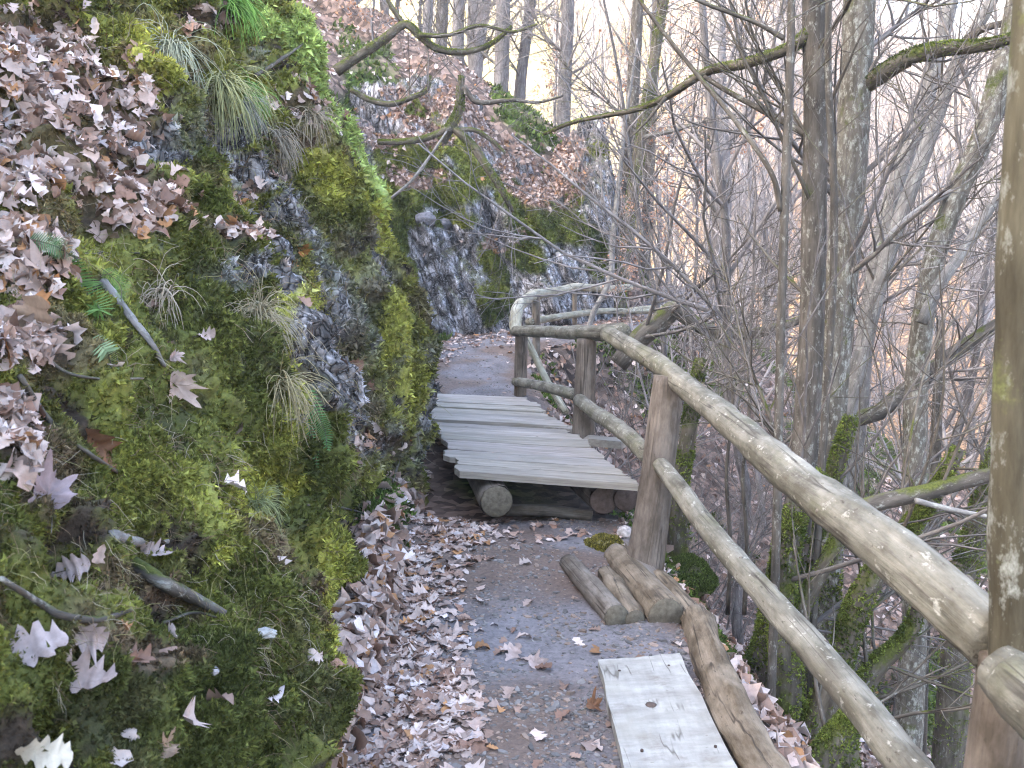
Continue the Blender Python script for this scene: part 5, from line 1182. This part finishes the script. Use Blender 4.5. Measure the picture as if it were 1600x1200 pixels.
def grass_tuft(label, px, py, lenpx, n, col, fan=.6, drop=1., name='grass_tuft'):
    h = hit(px, py, ('bank',)); base = h[0] + h[1] * .01; d = np.linalg.norm(base - [0, 0, 1.6]); L = lenpx * d / FPX; r = np.random.default_rng(int(px * 3 + py))
    S = np.zeros((n, 7, 3)); S[:, 0] = r.normal(0, .012 * d / 3, (n, 3)); dirn = nrm(h[1] * .8 + np.array([0, 0, .3]) + fan * r.normal(size=(n, 3)))
    for q in range(1, 7):
        dirn = nrm(dirn + np.array([0, 0, -.38 * drop]) + .1 * r.normal(size=(n, 3))); S[:, q] = S[:, q - 1] + dirn * (L / 6 * r.uniform(.6, 1.2, (n, 1)))
    R = np.maximum(.0009, .0006 * d) * np.linspace(1, .35, 7)[None] * np.ones((n, 1))
    t = Tubes(); C = np.array(col) * r.uniform(.7, 1.3, (n, 1, 1, 1)) * np.ones((1, 7, 3, 1)); t.batch(S, R, 3); t.C = [C.reshape(-1, 3) if C.shape[-1] == 3 else np.tile(col, (n * 21, 1))]
    o = t.build(name, M['grass'], None); o.location = base; tag(o, label, 'grass')
for a in [('long grey green hair grass drooping from the ledge at the top of the bank', 268, 75, 110, 150, (.26, .28, .2)), ('bleached grass cushion hanging over the dark hollow under the bright moss', 425, 210, 70, 150, (.28, .24, .18)), ('thin dry grass tuft hanging beside the bright green moss band', 485, 190, 60, 110, (.27, .23, .16)),
          ('dry root like grass tuft hanging over the dark moss', 262, 455, 75, 60, (.3, .26, .2)), ('matted dead grass hanging over the lip of the moss bulge', 405, 500, 100, 200, (.26, .23, .15)), ('dead grass wisp trailing down the face of the moss bulge', 440, 600, 110, 90, (.24, .21, .12)),
          ('yellowish grass strands hanging down the rib beside the lilac rock', 345, 130, 110, 110, (.24, .25, .12)), ('bright fresh green grass on the crest at the top of the bank', 355, 10, 70, 130, (.16, .3, .06)), ('short green grass tuft growing in the cleft under the crest', 385, 140, 60, 90, (.15, .26, .07)), ('dry hanging grass beard beside the leaf filled ledge', 375, 165, 55, 90, (.25, .25, .2)), ('low grass tuft in the moss under the pale rolled leaf', 400, 790, 60, 70, (.2, .22, .1))]:
    grass_tuft(*a)

def strands():
    wv = (1 - .6 * bls) * vis(bV, 60) * (bh < 4.5) * (bh > .05) * sstep(-.1, .4, fbm(bV * 3, 3, 160))
    p, n, i = scatter(bV, bN, bF, wv, 5200); K = len(p); d = np.linalg.norm(p - [0, 0, 1.6], axis=1)
    S = np.zeros((K, 5, 3)); S[:, 0] = p + n * .006; dr = nrm(n * .5 + rng.normal(size=(K, 3)) * .8 + [0, 0, -.25]); L = rng.uniform(.03, .11, K) * np.clip(d / 3, .5, 1.6)
    for q in range(1, 5): dr = nrm(dr + .3 * rng.normal(size=(K, 3)) + [0, 0, -.2] + .12 * n); S[:, q] = S[:, q - 1] + dr * (L / 4)[:, None]
    t = Tubes(); t.batch(S, np.clip(.00035 * d, .0005, .002)[:, None] * np.linspace(1, .5, 5)[None], 3)
    t.C = [np.repeat(np.array([(.2, .14, .09), (.3, .26, .19), (.12, .08, .05), (.24, .22, .1)])[rng.integers(0, 4, K)], 15, 0)]
    tag(t.build('bank_stalks', M['grass']), 'fine brown stalks and rootlets threaded through the bank moss', 'stalks', kind='stuff')
strands()

def sky_and_camera():
    SUN_EL, SUN_AZ = 27., 250.   # sun behind the hill on the left
    w_ = bpy.data.worlds.new('World'); SC.world = w_; w_.use_nodes = True
    nt = w_.node_tree; bg = nt.nodes['Background']
    sk = nt.nodes.new('ShaderNodeTexSky'); sk.sky_type = 'NISHITA'; sk.sun_disc = False
    sk.sun_elevation = math.radians(SUN_EL); sk.sun_rotation = math.radians(SUN_AZ); sk.dust_density = 4; sk.ozone_density = .4; sk.air_density = 1.0
    nt.links.new(sk.outputs[0], bg.inputs[0]); bg.inputs[1].default_value = .15
    L = bpy.data.lights.new('sun', 'SUN'); L.energy = 2.2; L.angle = math.radians(.5); L.color = (1, .93, .82)
    o = bpy.data.objects.new('sun', L); COL.objects.link(o)
    a, e = math.radians(SUN_AZ), math.radians(SUN_EL)
    to = Vector((math.sin(a) * math.cos(e), math.cos(a) * math.cos(e), math.sin(e)))
    o.rotation_euler = to.to_track_quat('Z', 'Y').to_euler()
    cam = bpy.data.cameras.new('camera'); co = bpy.data.objects.new('camera', cam); COL.objects.link(co)
    cam.sensor_width = 36; cam.lens = 36 * FPX / 1600; cam.clip_end = 600; cam.clip_start = .05
    cam.dof.use_dof = True; cam.dof.focus_distance = 5.5; cam.dof.aperture_fstop = 9
    co.location = (0, 0, CAMH); co.rotation_euler = (math.pi / 2 - PITCH, 0, 0)
    SC.camera = co
    SC.view_settings.view_transform = 'Standard'; SC.view_settings.look = 'None'; SC.view_settings.gamma = 1
    SC.view_settings.exposure = 3.6; SC.cycles.diffuse_bounces = 2; SC.cycles.filter_width = 1.15
def haze():
    a, b = np.array([-89, -44, -14.]), np.array([118, 188, 42.])
    V = np.array([[x, y, z] for x in (a[0], b[0]) for y in (a[1], b[1]) for z in (a[2], b[2])])
    F = np.array([(0, 1, 3, 2), (4, 6, 7, 5), (0, 4, 5, 1), (2, 3, 7, 6), (0, 2, 6, 4), (1, 5, 7, 3)])
    m = bpy.data.materials.new('haze'); m.use_nodes = True; nt = m.node_tree; nt.nodes.clear()
    o = nt.nodes.new('ShaderNodeOutputMaterial'); v = nt.nodes.new('ShaderNodeVolumePrincipled')
    v.inputs['Color'].default_value = (.93, .93, 1, 1); v.inputs['Density'].default_value = .0018; v.inputs['Anisotropy'].default_value = .2
    nt.links.new(v.outputs[0], o.inputs['Volume'])
    tag(link('haze', mesh_np('haze', V, F, m, smooth=False)), kind='stuff', label='thin pale woodland haze filling the valley air')
haze()
sky_and_camera()
